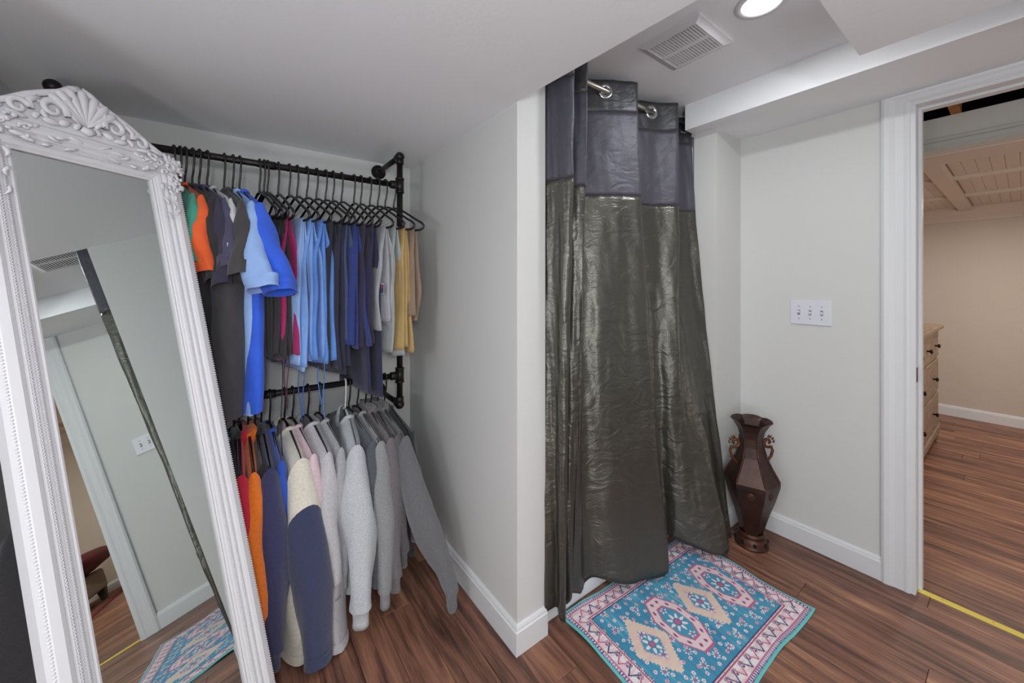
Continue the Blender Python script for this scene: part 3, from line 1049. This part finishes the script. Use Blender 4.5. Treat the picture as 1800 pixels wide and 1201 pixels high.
def shirt(name, label, cat, group, hpx, npx, zr, hw, length, col, kind='cotton', T=0.02, slv=None, dip=0.05, flare=1.0, sd=0, ribs=False, hood=False,
          far=True, sl_col=None, split=None, A=0.012, hanger_m=None, nw=0.06, hcol=None, tilt=0.0, slope_=0.40, letter=None):
    X0 = px_on_Y(hpx, YR)
    Xn = px_on_Y(npx, YR - hw)
    psi = math.asin(max(-.6, min(.6, (Xn - X0) / hw)))
    m = fabric(col, kind)
    t = empty(name, (X0, YR, zr), psi, label, cat, group)
    hanger(X0, zr, psi, hw * .93, 'white plastic clothes hanger inside the ' + label.split(' hanging')[0] if hanger_m else 'black plastic clothes hanger inside the ' + label.split(' hanging')[0],
           'hangers on the pipe rails', hanger_m)
    nt0 = .5 if kind != 'cotton' else .38
    zn = -0.122
    slope = slope_
    zs = zn - (hw - nw) * slope
    zh = zn - length
    nu, nv = 40, 34

    def ztop(y, front):
        a = abs(y)
        if a < nw:
            return zn - (dip if front else 0.012) * (1 - (a / nw) ** 2)
        return zn - (a - nw) * slope - 0.01 * smooth(hw * .85, hw, a)

    def body_pt(s, v, side):
        y0 = s * hw
        zt = ztop(y0, side < 0)
        wv = 1 + (flare - 1) * v - 0.10 * smooth(.12, .3, v) * (1 - .6 * v)
        y = y0 * (wv if v > 0 else 1) + 0.012 * v * nz3(sd, s * 2, v * 3)
        z = zt + (zh - zt) * v + 0.012 * v * nz3(sd + 5, s * 2.2, side)
        th = (0.006 + T * nt0 + (T * (1 - nt0) - 0.006) * smooth(0, .35, v)) * math.sqrt(max(0, 1 - s ** 4)) * (1 - .86 * (1 - smooth(0, .07, v)) * smooth(nw * .75, nw * 1.05, abs(y0)))
        wave = A * smooth(0, .6, v) * (math.sin(s * 5.5 + sd * 1.7) + .6 * math.sin(s * 10 + sd + v * 2)) + 0.012 * v * nz3(s * 1.5, v * 2, sd + 3)
        x = side * th + wave + side * 0.004 * nz3(s * 6, v * 5, sd + side) * smooth(0, .2, v) + tilt * v
        return (x, y, z)

    rows = []
    for j in range(nv + 1):
        v = (j / nv) ** 1.6
        ss = [math.sin(math.pi * (k / nu - .5)) for k in range(nu + 1)]
        row = [body_pt(s, v, -1) for s in ss] + [body_pt(s, v, 1) for s in reversed(ss[1:-1])]
        rows.append(row)
    MB().loft(rows, True).obj('body', m, t, True)
    if letter:
        for seg in letter[1]:
            lt = [body_pt(a_, b_, -1) for a_, b_ in seg]
            MB().tube([(p[0] - .003, p[1], p[2]) for p in lt], .007, 6, True, .35, up=(1, 0, 0)).obj('letter_stroke', fabric(letter[0]), t, True)
    # neckband
    nb_ = []
    for k in range(25):
        a = 2 * math.pi * k / 24
        y = nw * math.cos(a)
        fr_ = -math.sin(a) * .5 + .5
        z = zn - (dip * fr_ + 0.012 * (1 - fr_)) * (math.sin(a) ** 2)
        nb_.append(((0.006 + T * nt0) * .97 * math.sin(a), y, z))
    cm = fabric(hcol, kind) if hcol else m
    MB().tube(nb_, 0.0085, 8, False).obj('collar', cm, t, True)
    if hood:
        hr = []
        for j in range(10):
            v = j / 9
            hr.append([(0.012 + 0.030 * math.sin(a) * math.sin(math.pi * min(1, v * .8 + .15)), (nw * 1.25) * (1 - .35 * v) * math.cos(a), zn + 0.03 * math.sin(math.pi * v) * (1 - .3 * math.cos(a) ** 2) - 0.16 * v + 0.02) for a in (2 * math.pi * k / 18 for k in range(18))])
        MB().loft(hr, True, (True, True)).obj('hood', cm, t, True)
    if ribs:
        rr = []
        for v in (.955, .965, .985, 1.0):
            ss = [math.sin(math.pi * (k / nu - .5)) for k in range(nu + 1)]
            f_ = 1.05
            rr.append([(p[0] * 1.0 + d * .003, p[1] * 1.008, p[2]) for p, d in [(body_pt(s, v, -1), -1) for s in ss] + [(body_pt(s, v, 1), 1) for s in reversed(ss[1:-1])]])
        MB().loft(rr, True).obj('hem_band', m, t, True)
    # sleeves
    if slv:
        L, out, cw, st, dx, ad = slv['L'], slv['out'], slv['cw'], slv.get('st', .022), slv.get('dx', 0), slv.get('ad', .17)
        for sgn in ((-1, 1) if far else (-1,)):
            o0, i0 = (hw * 1.0, zs + 0.004), (hw * .84, zs - ad)
            if sgn > 0:
                o_, d_ = min(out, 0.02), dx * .3
            else:
                o_, d_ = out, dx
            oe = (hw + o_ + cw * .9, zs - L)
            ie = (hw + o_ - cw * 1.1, zs - L - slv.get('skew', 0.0))
            oc = (hw + o_ * slv.get('b', .45) + cw * .8 + 0.01, zs - L * .28)
            ic = (hw * .86 + o_ * .2, zs - ad - (L - ad) * .4)

            def q(p0, p1, p2, t_):
                return tuple((1 - t_) ** 2 * p0[k] + 2 * t_ * (1 - t_) * p1[k] + t_ * t_ * p2[k] for k in (0, 1))

            def ring(t_):
                O, I = q(o0, oc, oe, t_), q(i0, ic, ie, t_)
                cy, cz = (O[0] + I[0]) / 2, (O[1] + I[1]) / 2
                ay, az = (O[0] - I[0]) / 2, (O[1] - I[1]) / 2
                sh = 1 - slv.get('taper', 0) * t_
                r_ = []
                for k in range(22):
                    a = 2 * math.pi * k / 22
                    w_ = 1 + 0.09 * smooth(0, .3, t_) * nz3(math.cos(a) * 1.6 + sd, math.sin(a) * 1.6, t_ * 5 + sgn)
                    tx = st * (nt0 + .2 + (.8 - nt0) * smooth(0, .4, t_)) * (1 - slv.get('nar', 0) * smooth(.5, 1, t_)) * math.sin(a) * w_
                    bend = 0.010 * math.sin(t_ * 5 + sd) * t_ + 0.006 * math.sin(t_ * 9 + sd * 2 + math.cos(a) * 2) * smooth(.1, .4, t_)
                    r_.append((tx + d_ * t_ ** 1.3 + bend + 0.004 * nz3(t_ * 12, sd, a) * t_, sgn * (cy + ay * math.cos(a) * w_ * sh), cz + az * math.cos(a) * w_ * sh + 0.006 * nz3(a, sd, t_ * 8)))
                return r_

            parts = [(0, 1.0, 'sleeve', m)]
            if sl_col:
                parts = [(0, 1.0, 'sleeve', fabric(sl_col, kind))]
            if split:
                parts = [(0, split[0], 'sleeve', m), (split[0], 1, 'sleeve_block', fabric(split[1], kind))]
            for a0, a1, nm_, mm in parts:
                n_ = max(6, int(26 * (a1 - a0)))
                so = MB().loft([ring(a0 + (a1 - a0) * k / n_) for k in range(n_ + 1)], True).obj(nm_, mm, t, True)
            if slv.get('cuff'):
                e1 = ring(1.0)
                c0 = Vector([sum(p[k] for p in e1) / 22 for k in range(3)])
                cl = []
                for f_, dz in ((1.0, 0.004), (.86, -0.006), (.72, -0.016), (.70, -0.045), (.76, -0.062), (.62, -0.060), (.5, -0.03)):
                    cl.append([tuple(c0 + (Vector(p) - c0) * f_ + Vector((0, sgn * -dz * slv.get('out', 0) * .5, dz))) for p in e1])
                MB().loft(cl, True).obj('cuff', parts[-1][3], so if False else t, True)
            elif slv.get('hemfold', True):
                r1, r2 = ring(.90), ring(1.0)
                cc = Vector([sum(p[k] for p in r2) / 22 for k in range(3)])
                rin = [tuple(cc + (Vector(p) - cc) * .94) for p in r2]
                rin2 = [tuple(Vector(p) * 1.0 + Vector((0, 0, 0.04))) for p in rin]
                MB().loft([r2, rin, rin2], True).obj('sleeve_hem', parts[-1][3], t, True)
    return t


TEE = dict(L=.22, out=.015, cw=.045, st=.03, skew=.03, b=.2)
GU = 'shirts on the left of the upper rail'
shirt('t_shirt', 'teal green short sleeved t-shirt hanging beside the mirror frame', 't-shirt', GU, 305, 338, ZR1, .195, .60, '3f8f7c', T=.018, slv=dict(TEE, dx=-.005, L=.21, out=.0), sd=1)
shirt('polo_shirt', 'orange polo shirt with rolled sleeve hanging on the upper rail', 'shirt', GU, 316, 354, ZR1, .20, .62, 'e05c25', T=.03, slv=dict(TEE, L=.235, dx=.0, st=.034, out=.0), sd=2)
shirt('t_shirt', 'black t-shirt hanging right behind the orange polo shirt', 't-shirt', GU, 325, 371, ZR1, .20, .78, '252329', T=.045, slv=dict(TEE, L=.26, dx=.0, st=.03, out=.0), sd=3, tilt=-.02)
shirt('t_shirt', 'dark navy t-shirt hanging between the black and the striped shirts', 't-shirt', GU, 338, 384, ZR1, .205, .66, '2c2a3f', T=.02, slv=dict(TEE, L=.27, st=.024, out=.02), sd=4)
shirt('t_shirt', 'slate navy t-shirt hanging left of the pale grey shirt', 't-shirt', GU, 350, 394, ZR1, .205, .60, '41415e', T=.016, slv=dict(TEE, L=.21, st=.02, out=.04), sd=5)
shirt('t_shirt', 'pale grey and white t-shirt hanging before the charcoal shirt', 't-shirt', GU, 364, 406, ZR1, .205, .50, 'bdbdc2', T=.02, slv=dict(TEE, L=.185, cw=.045, st=.024, out=.02), sd=6)
shirt('t_shirt', 'large charcoal t-shirt hanging with its wide body toward the mirror', 't-shirt', GU, 394, 424, ZR1, .215, .775, '3b393c', T=.062, slv=dict(TEE, L=.235, cw=.05, st=.03, out=.045, dx=-.008), sd=7, flare=1.05, tilt=-.035, A=.006)
shirt('scrub_top', 'light blue scrub top hanging left of the royal blue one', 'shirt', GU, 409, 443, ZR1, .215, .775, '8fb0e6', T=.026, slv=dict(TEE, L=.275, cw=.05, st=.04, out=.085, dx=.005, b=.1), sd=8, tilt=.0, A=.006)
shirt('scrub_top', 'royal blue scrub top with wide short sleeve hanging on the upper rail', 'shirt', GU, 421, 458, ZR1, .225, .77, '2a5cd8', T=.036, slv=dict(TEE, L=.285, cw=.055, st=.05, out=.045, dx=.035, b=.1), sd=9, tilt=.0, A=.006)

# white logo tabs printed on the two scrub tops are small woven labels
# ------------------------------------------------------------------ folded trousers draped over hanger bars
GP = 'folded trousers on the right of the upper rail'


def trousers(label, hpx, npx, topn, hempx, col, T=.012, layers=2, wid=.17, sd=0, kind='cotton', cat='trousers', dl=.03, tie=None, cuffcol=None, ru=1.0, name='folded_trousers'):
    hw = .21
    X0 = px_on_Y(hpx, YR)
    Xn = px_on_Y(npx, YR - hw)
    psi = math.asin(max(-.5, min(.5, (Xn - X0) / hw)))
    hanger(X0, ZR1, psi, hw, 'black plastic clothes hanger carrying the ' + label.split(' draped')[0], 'hangers on the pipe rails')
    t = empty(name, (X0, YR, ZR1), psi, label, cat, GP)
    zb = -0.219
    zh = z_at(npx, hempx, YR - wid) - ZR1
    m = fabric(col, kind)
    for l in range(layers):
        c_ = (l - (layers - 1) / 2) * 2 / max(1, layers - 1) if layers > 1 else 0
        zl = zh + dl * (0, 1.1, .45, .8)[(l + sd) % 4]
        rows = []
        nr, na = 26, 30
        for j in range(nr + 1):
            v = j / nr
            z = zb + .006 + (zl - zb) * v
            wv = wid * (.90 + .16 * ru * v * (.6 + .8 * nz3(sd, l, v * 1.5)) - .05 * math.sin(v * 3.1) * nz3(sd + 9, l, 1))
            th = .0045 + (T * .75) * smooth(0, .25, v) * (1 + .35 * nz3(v * 3, sd, l))
            xc = c_ * (.004 + T * 1.05 * smooth(0, .3, v) + T * .7 * v * ru * .5) + .012 * ru * v * nz3(v * 2.2, sd, l + 2) + .010 * v * nz3(sd, 1, 1)
            ys = .012 * ru * nz3(sd + l * 3, v * 2.5, 4) * v
            row = []
            for k in range(na):
                a_ = 2 * math.pi * k / na
                ca_, sa_ = math.cos(a_), math.sin(a_)
                cy_ = math.copysign(abs(ca_) ** .7, ca_)
                g_ = 1 + .35 * ru * nz3(ca_ * 3, v * 2 + sd, l * 5 + math.copysign(1, sa_)) * smooth(0, .2, v)
                wave = smooth(0, .5, v) * (.006 * math.sin(cy_ * 7 + sd + l * 2 + v) + .008 * nz3(cy_ * 2, v * 2, sd + l)) * ru
                row.append((xc + th * math.copysign(abs(sa_) ** .8, sa_) * g_ + wave, wv * cy_ + ys, z + .012 * v * nz3(cy_ * 2, sd, l)))
            rows.append(row)
        MB().loft(rows, True, (True, True)).obj('trouser_leg', m, t, True)
    if tie:
        for k, (tl, ty) in enumerate(tie[1]):
            P = [(0.004 * math.sin(k * 2 + q * .6) + .004 * k, -wid * ty + .008 * math.sin(q * .4 + k), zh + .03 - tl * q / 10) for q in range(11)]
            MB().tube(P, .0036, 6, True, .4).obj('drawstring', fabric(tie[0]), t, True)
    return t


trousers('black trousers draped left of the other black pair', 456, 487, 0, 640, '1f1e22', sd=11, T=.014)
trousers('thin black trousers draped behind the royal blue scrub top', 464, 497, 0, 632, '262429', sd=12, T=.012)
trousers('soft black knit trousers draped beside the magenta pair', 470, 507, 0, 640, '2b282c', sd=13, T=.016, layers=3, tie=('1c1a1d', [(.36, .9)]))
trousers('magenta trousers draped over a hanger with maroon drawstring', 489, 517, 0, 640, 'a3195f', sd=14, T=.016, tie=('5a1a30', [(.17, .8), (.21, .5)]))
trousers('pale blue scrub trousers draped beside the magenta pair', 508, 545, 0, 655, '8fb2e2', sd=15, T=.013, layers=3, tie=('2f62b4', [(.19, .9), (.22, .6)]))
trousers('sky blue scrub trousers draped at the centre of the blue pairs', 522, 561, 0, 645, '79a2df', sd=16, T=.016, layers=3, ru=1.5)
trousers('bright blue scrub trousers draped right of the sky blue pair', 539, 583, 0, 648, '5c8cd6', sd=17, T=.016, layers=3, ru=1.4, tie=('4a7fd0', [(.22, .9), (.18, .6)]))
trousers('black navy trousers draped right of the blue scrubs', 556, 602, 0, 655, '1f2130', sd=18, T=.013)
trousers('dark ink blue trousers draped with a curled lower edge', 572, 616, 0, 662, '23253f', sd=19, T=.016, layers=3)
trousers('slate blue trousers draped with a short fold', 585, 625, 0, 600, '3c4d74', sd=20, T=.010)
trousers('medium navy blue trousers draped with puckered folds', 600, 640, 0, 622, '26377a', sd=21, T=.016, layers=3, ru=1.5)
trousers('purple black trousers draped left of the long navy pair', 622, 655, 0, 618, '2b2540', sd=22, T=.013)
trousers('long dark navy trousers draped down to the lower rail', 634, 670, 0, 702, '23234a', sd=23, T=.013)
gt = trousers('light grey trousers draped with a woven waistband label', 650, 692, 0, 582, 'a3a4ab', sd=24, T=.016, layers=3, ru=1.4)
trousers('silver grey trousers draped left of the khaki pair', 664, 712, 0, 634, '9fa5a6', sd=25, T=.014)
trousers('khaki trousers draped with a rolled edge', 677, 730, 0, 622, 'b39762', sd=26, T=.014, layers=3)
trousers('taupe brown trousers draped at the right end of the rail', 692, 747, 0, 566, '8f7a68', sd=27, T=.011)
# waistband label on the light grey trousers
hl = MB().box(-.0235, -.0225, -.175, -.085, -.50, -.455).obj('waistband_label', fabric('c9c7c9'), gt)
MB().box(-.0245, -.0235, -.172, -.135, -.497, -.460).obj('label_block', fabric('2a2f5c'), hl)
MB().box(-.0252, -.0243, -.165, -.142, -.476, -.462).obj('label_mark', fabric('9c2f45'), hl)

# ------------------------------------------------------------------ sweatshirts on the lower rail
GL = 'sweatshirts on the lower rail'
LS = dict(L=.52, out=.05, cw=.038, st=.042, cuff=True, ad=.19, taper=.1, b=.3, nar=.35)


def sw(label, hpx, npx, col, kind='fleece', length=.60, hw=.235, **k):
    s = dict(LS)
    s.update(k.pop('s', {}))
    return shirt(k.pop('name', 'sweatshirt'), label, k.pop('cat', 'sweatshirt'), GL, hpx, npx, ZR2, hw, length, col, kind, slv=s, ribs=True, slope_=k.pop('slope_', .41), **k)


sw('charcoal sweatshirt hanging behind the left edge of the mirror', 128, 22, '3a393d', sd=30, hw=.24, s=dict(out=.08, st=.05))
sw('light blue striped shirt hanging left of the red sweatshirt', 396, 404, '6f93c4', 'cotton', sd=31, hw=.20, T=.012, s=dict(cuff=False, L=.42, out=.0, cw=.03, st=.03), name='long_sleeved_shirt', cat='shirt')
sw('black sweatshirt hanging between the light blue and red ones', 411, 418, '1f1d22', sd=32, hw=.21, s=dict(out=.0, st=.03), T=.016, hood=True)
sw('red hooded sweatshirt hanging beside the mirror frame', 420, 424, 'c01434', sd=33, hw=.235, s=dict(out=.05, L=.40, st=.042), T=.02, hood=True)
sw('bright orange hooded sweatshirt hanging right of the red one', 436, 447, 'f07a14', sd=34, hw=.235, s=dict(out=.05, L=.44, st=.036), T=.02, hood=True)
sw('black hooded sweatshirt hanging behind the orange one', 448, 463, '1b1a1f', sd=35, hw=.21, s=dict(out=.0, st=.03), T=.014, hood=True)
sw('large navy sweatshirt hanging left of the royal blue one', 459, 476, '30315c', sd=36, hw=.235, length=.66, s=dict(out=.05, L=.565, st=.048), T=.04, dip=.055)
sw('royal blue sweatshirt hanging left of the cream one', 474, 496, '2450b8', sd=37, hw=.215, s=dict(out=.0, L=.45, st=.03), T=.016)
sw('cream sweatshirt with navy colour-block sleeve hanging on the lower rail', 500, 531, 'd8d3c5', sd=38, hw=.235, length=.735, flare=1.25, s=dict(out=.10, L=.65, st=.062, cw=.045, cuff=False, dx=.035, nar=.25), T=.05, split=(.32, '2d3557'), dip=.055, tilt=-.012, nw=.078, letter=('2b2c3d', [[(-.25, .34), (-.25, .47)], [(-.25, .34), (-.45, .36), (-.45, .39), (-.28, .405)], [(-.28, .405), (-.5, .43), (-.5, .455), (-.25, .47)]]))
sw('pale pink sweatshirt hanging right of the cream one', 514, 552, 'd3bac3', sd=39, hw=.225, s=dict(out=.035, L=.45, st=.036), T=.03, dip=.055, nw=.07)
sw('pale lilac grey sweatshirt hanging with a long pale hem', 541, 578, 'bdbbc0', sd=40, hw=.235, length=.742, flare=1.38, s=dict(out=.03, L=.45, st=.036), T=.056, dip=.055, nw=.075, tilt=.01)
sw('grey sweatshirt hanging left of the white hanger', 562, 601, 'a5a6ac', sd=41, hw=.225, s=dict(out=.0, L=.46, st=.03), T=.026, nw=.07)
sw('light heather grey sweatshirt hanging on the white plastic hanger', 607, 627, 'bec2c7', 'heather', sd=42, hw=.235, length=.63, s=dict(out=.085, L=.55, st=.055, cw=.042), T=.046, dip=.055, hanger_m=M_hangw, nw=.078)
sw('dark blue grey sweatshirt hanging right of the light heather one', 613, 656, '4f555e', sd=43, hw=.225, length=.62, s=dict(out=.03, L=.48, st=.04), T=.02)
sw('medium heather grey sweatshirt hanging in the grey row', 628, 671, '8f9194', 'heather', sd=44, hw=.235, s=dict(out=.05, L=.545, st=.044), T=.03, dip=.055)
sw('taupe grey sweatshirt hanging in the grey row', 642, 688, '6d686b', sd=45, hw=.23, s=dict(out=.04, L=.52, st=.042), T=.02, hood=True)
sw('dark taupe sweatshirt hanging left of the last grey one', 652, 699, '59565c', sd=46, hw=.225, s=dict(out=.02, L=.46, st=.04), T=.016, hood=True)
sw('dark grey hooded sweatshirt hanging with its sleeve spread to the right', 664, 714, '66676b', sd=47, hw=.24, s=dict(out=.19, L=.575, st=.048, dx=.075), T=.03, hood=True)
sw('plain black pullover hanging last at the right end of the rail', 676, 726, '232427', sd=48, hw=.225, s=dict(out=.02, L=.38, st=.03), T=.012)

# ------------------------------------------------------------------ leaning mirror
nv_ = Vector((.6446, -.7286, .2314)).normalized()
uv_ = Vector((-nv_.y, nv_.x, 0)).normalized()
vv_ = nv_.cross(uv_).normalized()
if vv_.z < 0:
    vv_ = -vv_
PC = -.838
# glass centre line on the floor level of the plane
cen = Vector((-.283, 1.41, 1.592))
cen = cen + nv_ * (PC - cen.dot(nv_))
GW, VT = 0.1335, cen.z / vv_.z
base = cen - vv_ * VT
mi = empty('leaning_mirror', (0, 0, 0), 0, 'tall white ornate framed mirror leaning against the clothes rail', 'mirror')
mi.matrix_world = Matrix.Translation(base) @ Matrix((uv_, vv_, nv_)).transposed().to_4x4()
FW = 0.074
VB0 = FW + 0.012
MB().box(-GW - .004, GW + .004, VB0 - .004, VT + .004, -.004, 0.0).obj('glass', M_mirror, mi)
MB().box(-GW - FW * .9, GW + FW * .9, 0.015, VT + FW * .9, -.02, -.0045).obj('backing', M_dress, mi)
prof = [(0, 0.0), (0.0, 0.005), (0.004, 0.007), (0.008, 0.005), (0.010, 0.008), (0.014, 0.009), (0.017, 0.011), (0.025, 0.013), (0.028, 0.011), (0.031, 0.016), (0.036, 0.018), (0.040, 0.016), (0.043, 0.021), (0.050, 0.024), (0.064, 0.021), (0.070, 0.016), (FW, 0.008), (FW, -.018), (0.0, -.018)]


def side(a, b, na, nb_, name):
    # a,b inner corners (u,v); na,nb_ miter directions
    rows = [[(c[0] + n[0] * o, c[1] + n[1] * o, k) for o, k in prof] for c, n in ((a, na), (b, nb_))]
    return MB().loft(rows, True, (True, True)).obj(name, M_frame, mi)


TLc, TRc, BLc, BRc = (-GW, VT), (GW, VT), (-GW, VB0), (GW, VB0)
side(BRc, TRc, (1, -1), (1, 1), 'stile')
side(TLc, BLc, (-1, 1), (-1, -1), 'stile')
side(TRc, TLc, (1, 1), (-1, 1), 'top_rail')
side(BLc, BRc, (-1, -1), (1, -1), 'bottom_rail')


def beads(a, b, n, r, k, name, el=1.0):
    m = MB()
    for q in range(n):
        t = (q + .5) / n
        m.ball((a[0] + (b[0] - a[0]) * t, a[1] + (b[1] - a[1]) * t, k), r, 6, 4)
    return tag(m.obj(name, M_frame, mi, True), kind='stuff')


def wavetrim(a, b, n, r, k, amp):
    d = Vector((b[0] - a[0], b[1] - a[1], 0))
    p = Vector((-d.y, d.x, 0)).normalized()
    P = [Vector((a[0], a[1], k)) + d * (q / (n * 6)) + p * amp * math.sin(q / 6 * 2 * math.pi) for q in range(n * 6 + 1)]
    return tag(MB().tube(P, r, 5).obj('rope_trim', M_frame, mi, True), kind='stuff')


for s in (-1, 1):
    beads((s * (GW + .068), 0.05), (s * (GW + .068), VT), 230, (.0032, .0028, .003), .0175, 'bead_trim')
    wavetrim((s * (GW + .021), VB0), (s * (GW + .021), VT), 260, .0013, .0135, .0013)
    wavetrim((s * (GW + .033), VB0), (s * (GW + .033), VT), 230, .0011, .0182, .0011)
wavetrim((-GW, VT + .021), (GW, VT + .021), 50, .0013, .0135, .0013)

# crest
VR = VT + FW - 0.004
ce = MB()
outl = []
for k in range(61):
    u = -0.195 + 0.39 * k / 60
    a = abs(u)
    h = 0.112 * math.exp(-(a / .055) ** 2) * .42 + 0.075 * smooth(.19, .03, a) + 0.006 + 0.006 * math.sin(a * 110) * smooth(.19, .1, a)
    outl.append((u, VR + h))
ce.prism([(-0.195, VR - .006)] + [(0.195, VR - .006)] + list(reversed(outl)), 0.0, 0.014)
crest = ce.obj('crest', M_frame, mi)


def strip(path, r, k0, k1, name='scroll', parent=crest, flat=.75):
    n = len(path)
    return MB().tube([(u, v, k0 + (k1 - k0) * i / (n - 1)) for i, (u, v) in enumerate(path)], r, 8, True, flat, up=(0, 0, 1)).obj(name, M_frame, parent, True)


for s in (-1, 1):
    fl_ = lambda P: [(s * u, v) for u, v in P]
    # large C scrolls
    P = fl_(spiral(.060, VR + .048, .006, .026, 2.6, 1.15, 30) + [(.040, VR + .075), (.022, VR + .095)])
    strip(P, [.0035 + .004 * min(1, k / 20) for k in range(len(P))], .020, .022)
    P = fl_(spiral(.118, VR + .030, .005, .020, 2.4, 1.1, 26) + [(.10, VR + .052), (.083, VR + .068)])
    strip(P, [.003 + .0035 * min(1, k / 18) for k in range(len(P))], .019, .020)
    # outer edge moulding of the crest
    P = fl_([(.002, VR + .128), (.018, VR + .120), (.04, VR + .100), (.07, VR + .085), (.10, VR + .066), (.135, VR + .038), (.165, VR + .018), (.195, VR + .010)])
    strip(P, [.008, .009, .009, .008, .008, .007, .007, .005], .018, .016)
    P = fl_([(.012, VR + .118), (.024, VR + .095), (.032, VR + .07), (.028, VR + .045), (.016, VR + .03)])
    strip(P, [.003, .006, .007, .006, .003], .018, .022)
    # leaf lobes
    for (u0, v0, u1, v1, r) in ((.030, .028, .052, .012, .009), (.05, .014, .082, .016, .008), (.083, .030, .094, .010, .007), (.105, .008, .14, .012, .0065), (.14, .022, .165, .008, .006),
                                (.035, .062, .046, .090, .007), (.078, .055, .090, .078, .006), (.07, .02, .078, .04, .006), (.022, .012, .012, .03, .007)):
        P = fl_([(u0 + (u1 - u0) * t + .004 * math.sin(t * 3.1), VR + v0 + (v1 - v0) * t) for t in (0, .2, .45, .7, .9, 1)])
        strip(P, [r * .3, r * .8, r, r * .85, r * .5, r * .1], .017, .021, 'leaf')
# central palmette
for k in range(-3, 4):
    a = k * .27
    P = [(math.sin(a) * t * .105 * (1 - abs(k) * .05), VR + .028 + math.cos(a) * t * .098 * (1 - abs(k) * .05)) for t in (0, .25, .5, .75, .92, 1)]
    strip(P, [.003, .006, .009, .011, .009, .002], .018, .023, 'leaf')
strip([(-.012, VR + .02), (0, VR + .014), (.012, VR + .02)], [.008, .011, .008], .02, .02, 'leaf')


def corner(cu_, cv, su, sv, big=1.0):
    m = MB()
    rr = random.Random(5)

    def st(P, r, k=.024):
        m.tube([(cu_ + su * u, cv + sv * v, k) for u, v in P], r, 7, True, .8, up=(0, 0, 1))

    n_ = 16
    for (uc, vc, r0, r1, a0, tn) in ((.045, .045, .003, .016, .8, 1.2), (.018, .052, .003, .011, 2.4, 1.1), (.052, .015, .003, .011, -.9, -1.1), (.066, .068, .002, .010, .7, 1.0),
                                     (-.02, .050, .002, .008, 2.8, 1.0), (.048, -.022, .002, .008, -1.2, -1.0), (.030, .028, .002, .009, 3.9, 1.0)):
        P = spiral(uc, vc, r0, r1, a0, tn, n_)
        st(P, [.0022 + .0028 * k / n_ for k in range(n_ + 1)], .026)
    # acanthus tails along both sides
    for q in range(9):
        t = q / 8
        for (u, v, du, dv) in ((.036 + .020 * math.sin(q * 2.1), .02 - .115 * t, .012 * math.cos(q * 2.3), -.022), (.02 - .115 * t, .036 + .020 * math.sin(q * 2.4 + 1), -.022, .012 * math.cos(q * 1.9))):
            P = [(u + du * w_ + .003 * math.sin(w_ * 5 + q), v + dv * w_) for w_ in (0, .3, .6, 1)]
            r = .0062 * (1 - .45 * t)
            st(P, [r * .4, r, r * .9, r * .2], .024)
    for q in range(26):
        u, v = rr.uniform(-.02, .075), rr.uniform(-.02, .075)
        if u < .008 and v < .008 or min(u, v) < .008 and max(u, v) < .015:
            continue
        m.ball((cu_ + su * u, cv + sv * v, .024 + rr.uniform(0, .004)), (rr.uniform(.003, .007), rr.uniform(.003, .007), .005), 7, 5)
    for q in range(7):
        a = math.pi / 4 + (q - 3) * .3
        P = [(.045 + math.cos(a) * t * .045, .045 + math.sin(a) * t * .045) for t in (.2, .5, .8, 1)]
        st(P, [.003, .006, .006, .0015], .022)
    return m.obj('corner_ornament', M_frame, mi, True)


corner(GW, VT, 1, 1)
corner(-GW, VT, -1, 1)
corner(GW, VB0, 1, -1)
corner(-GW, VB0, -1, -1)
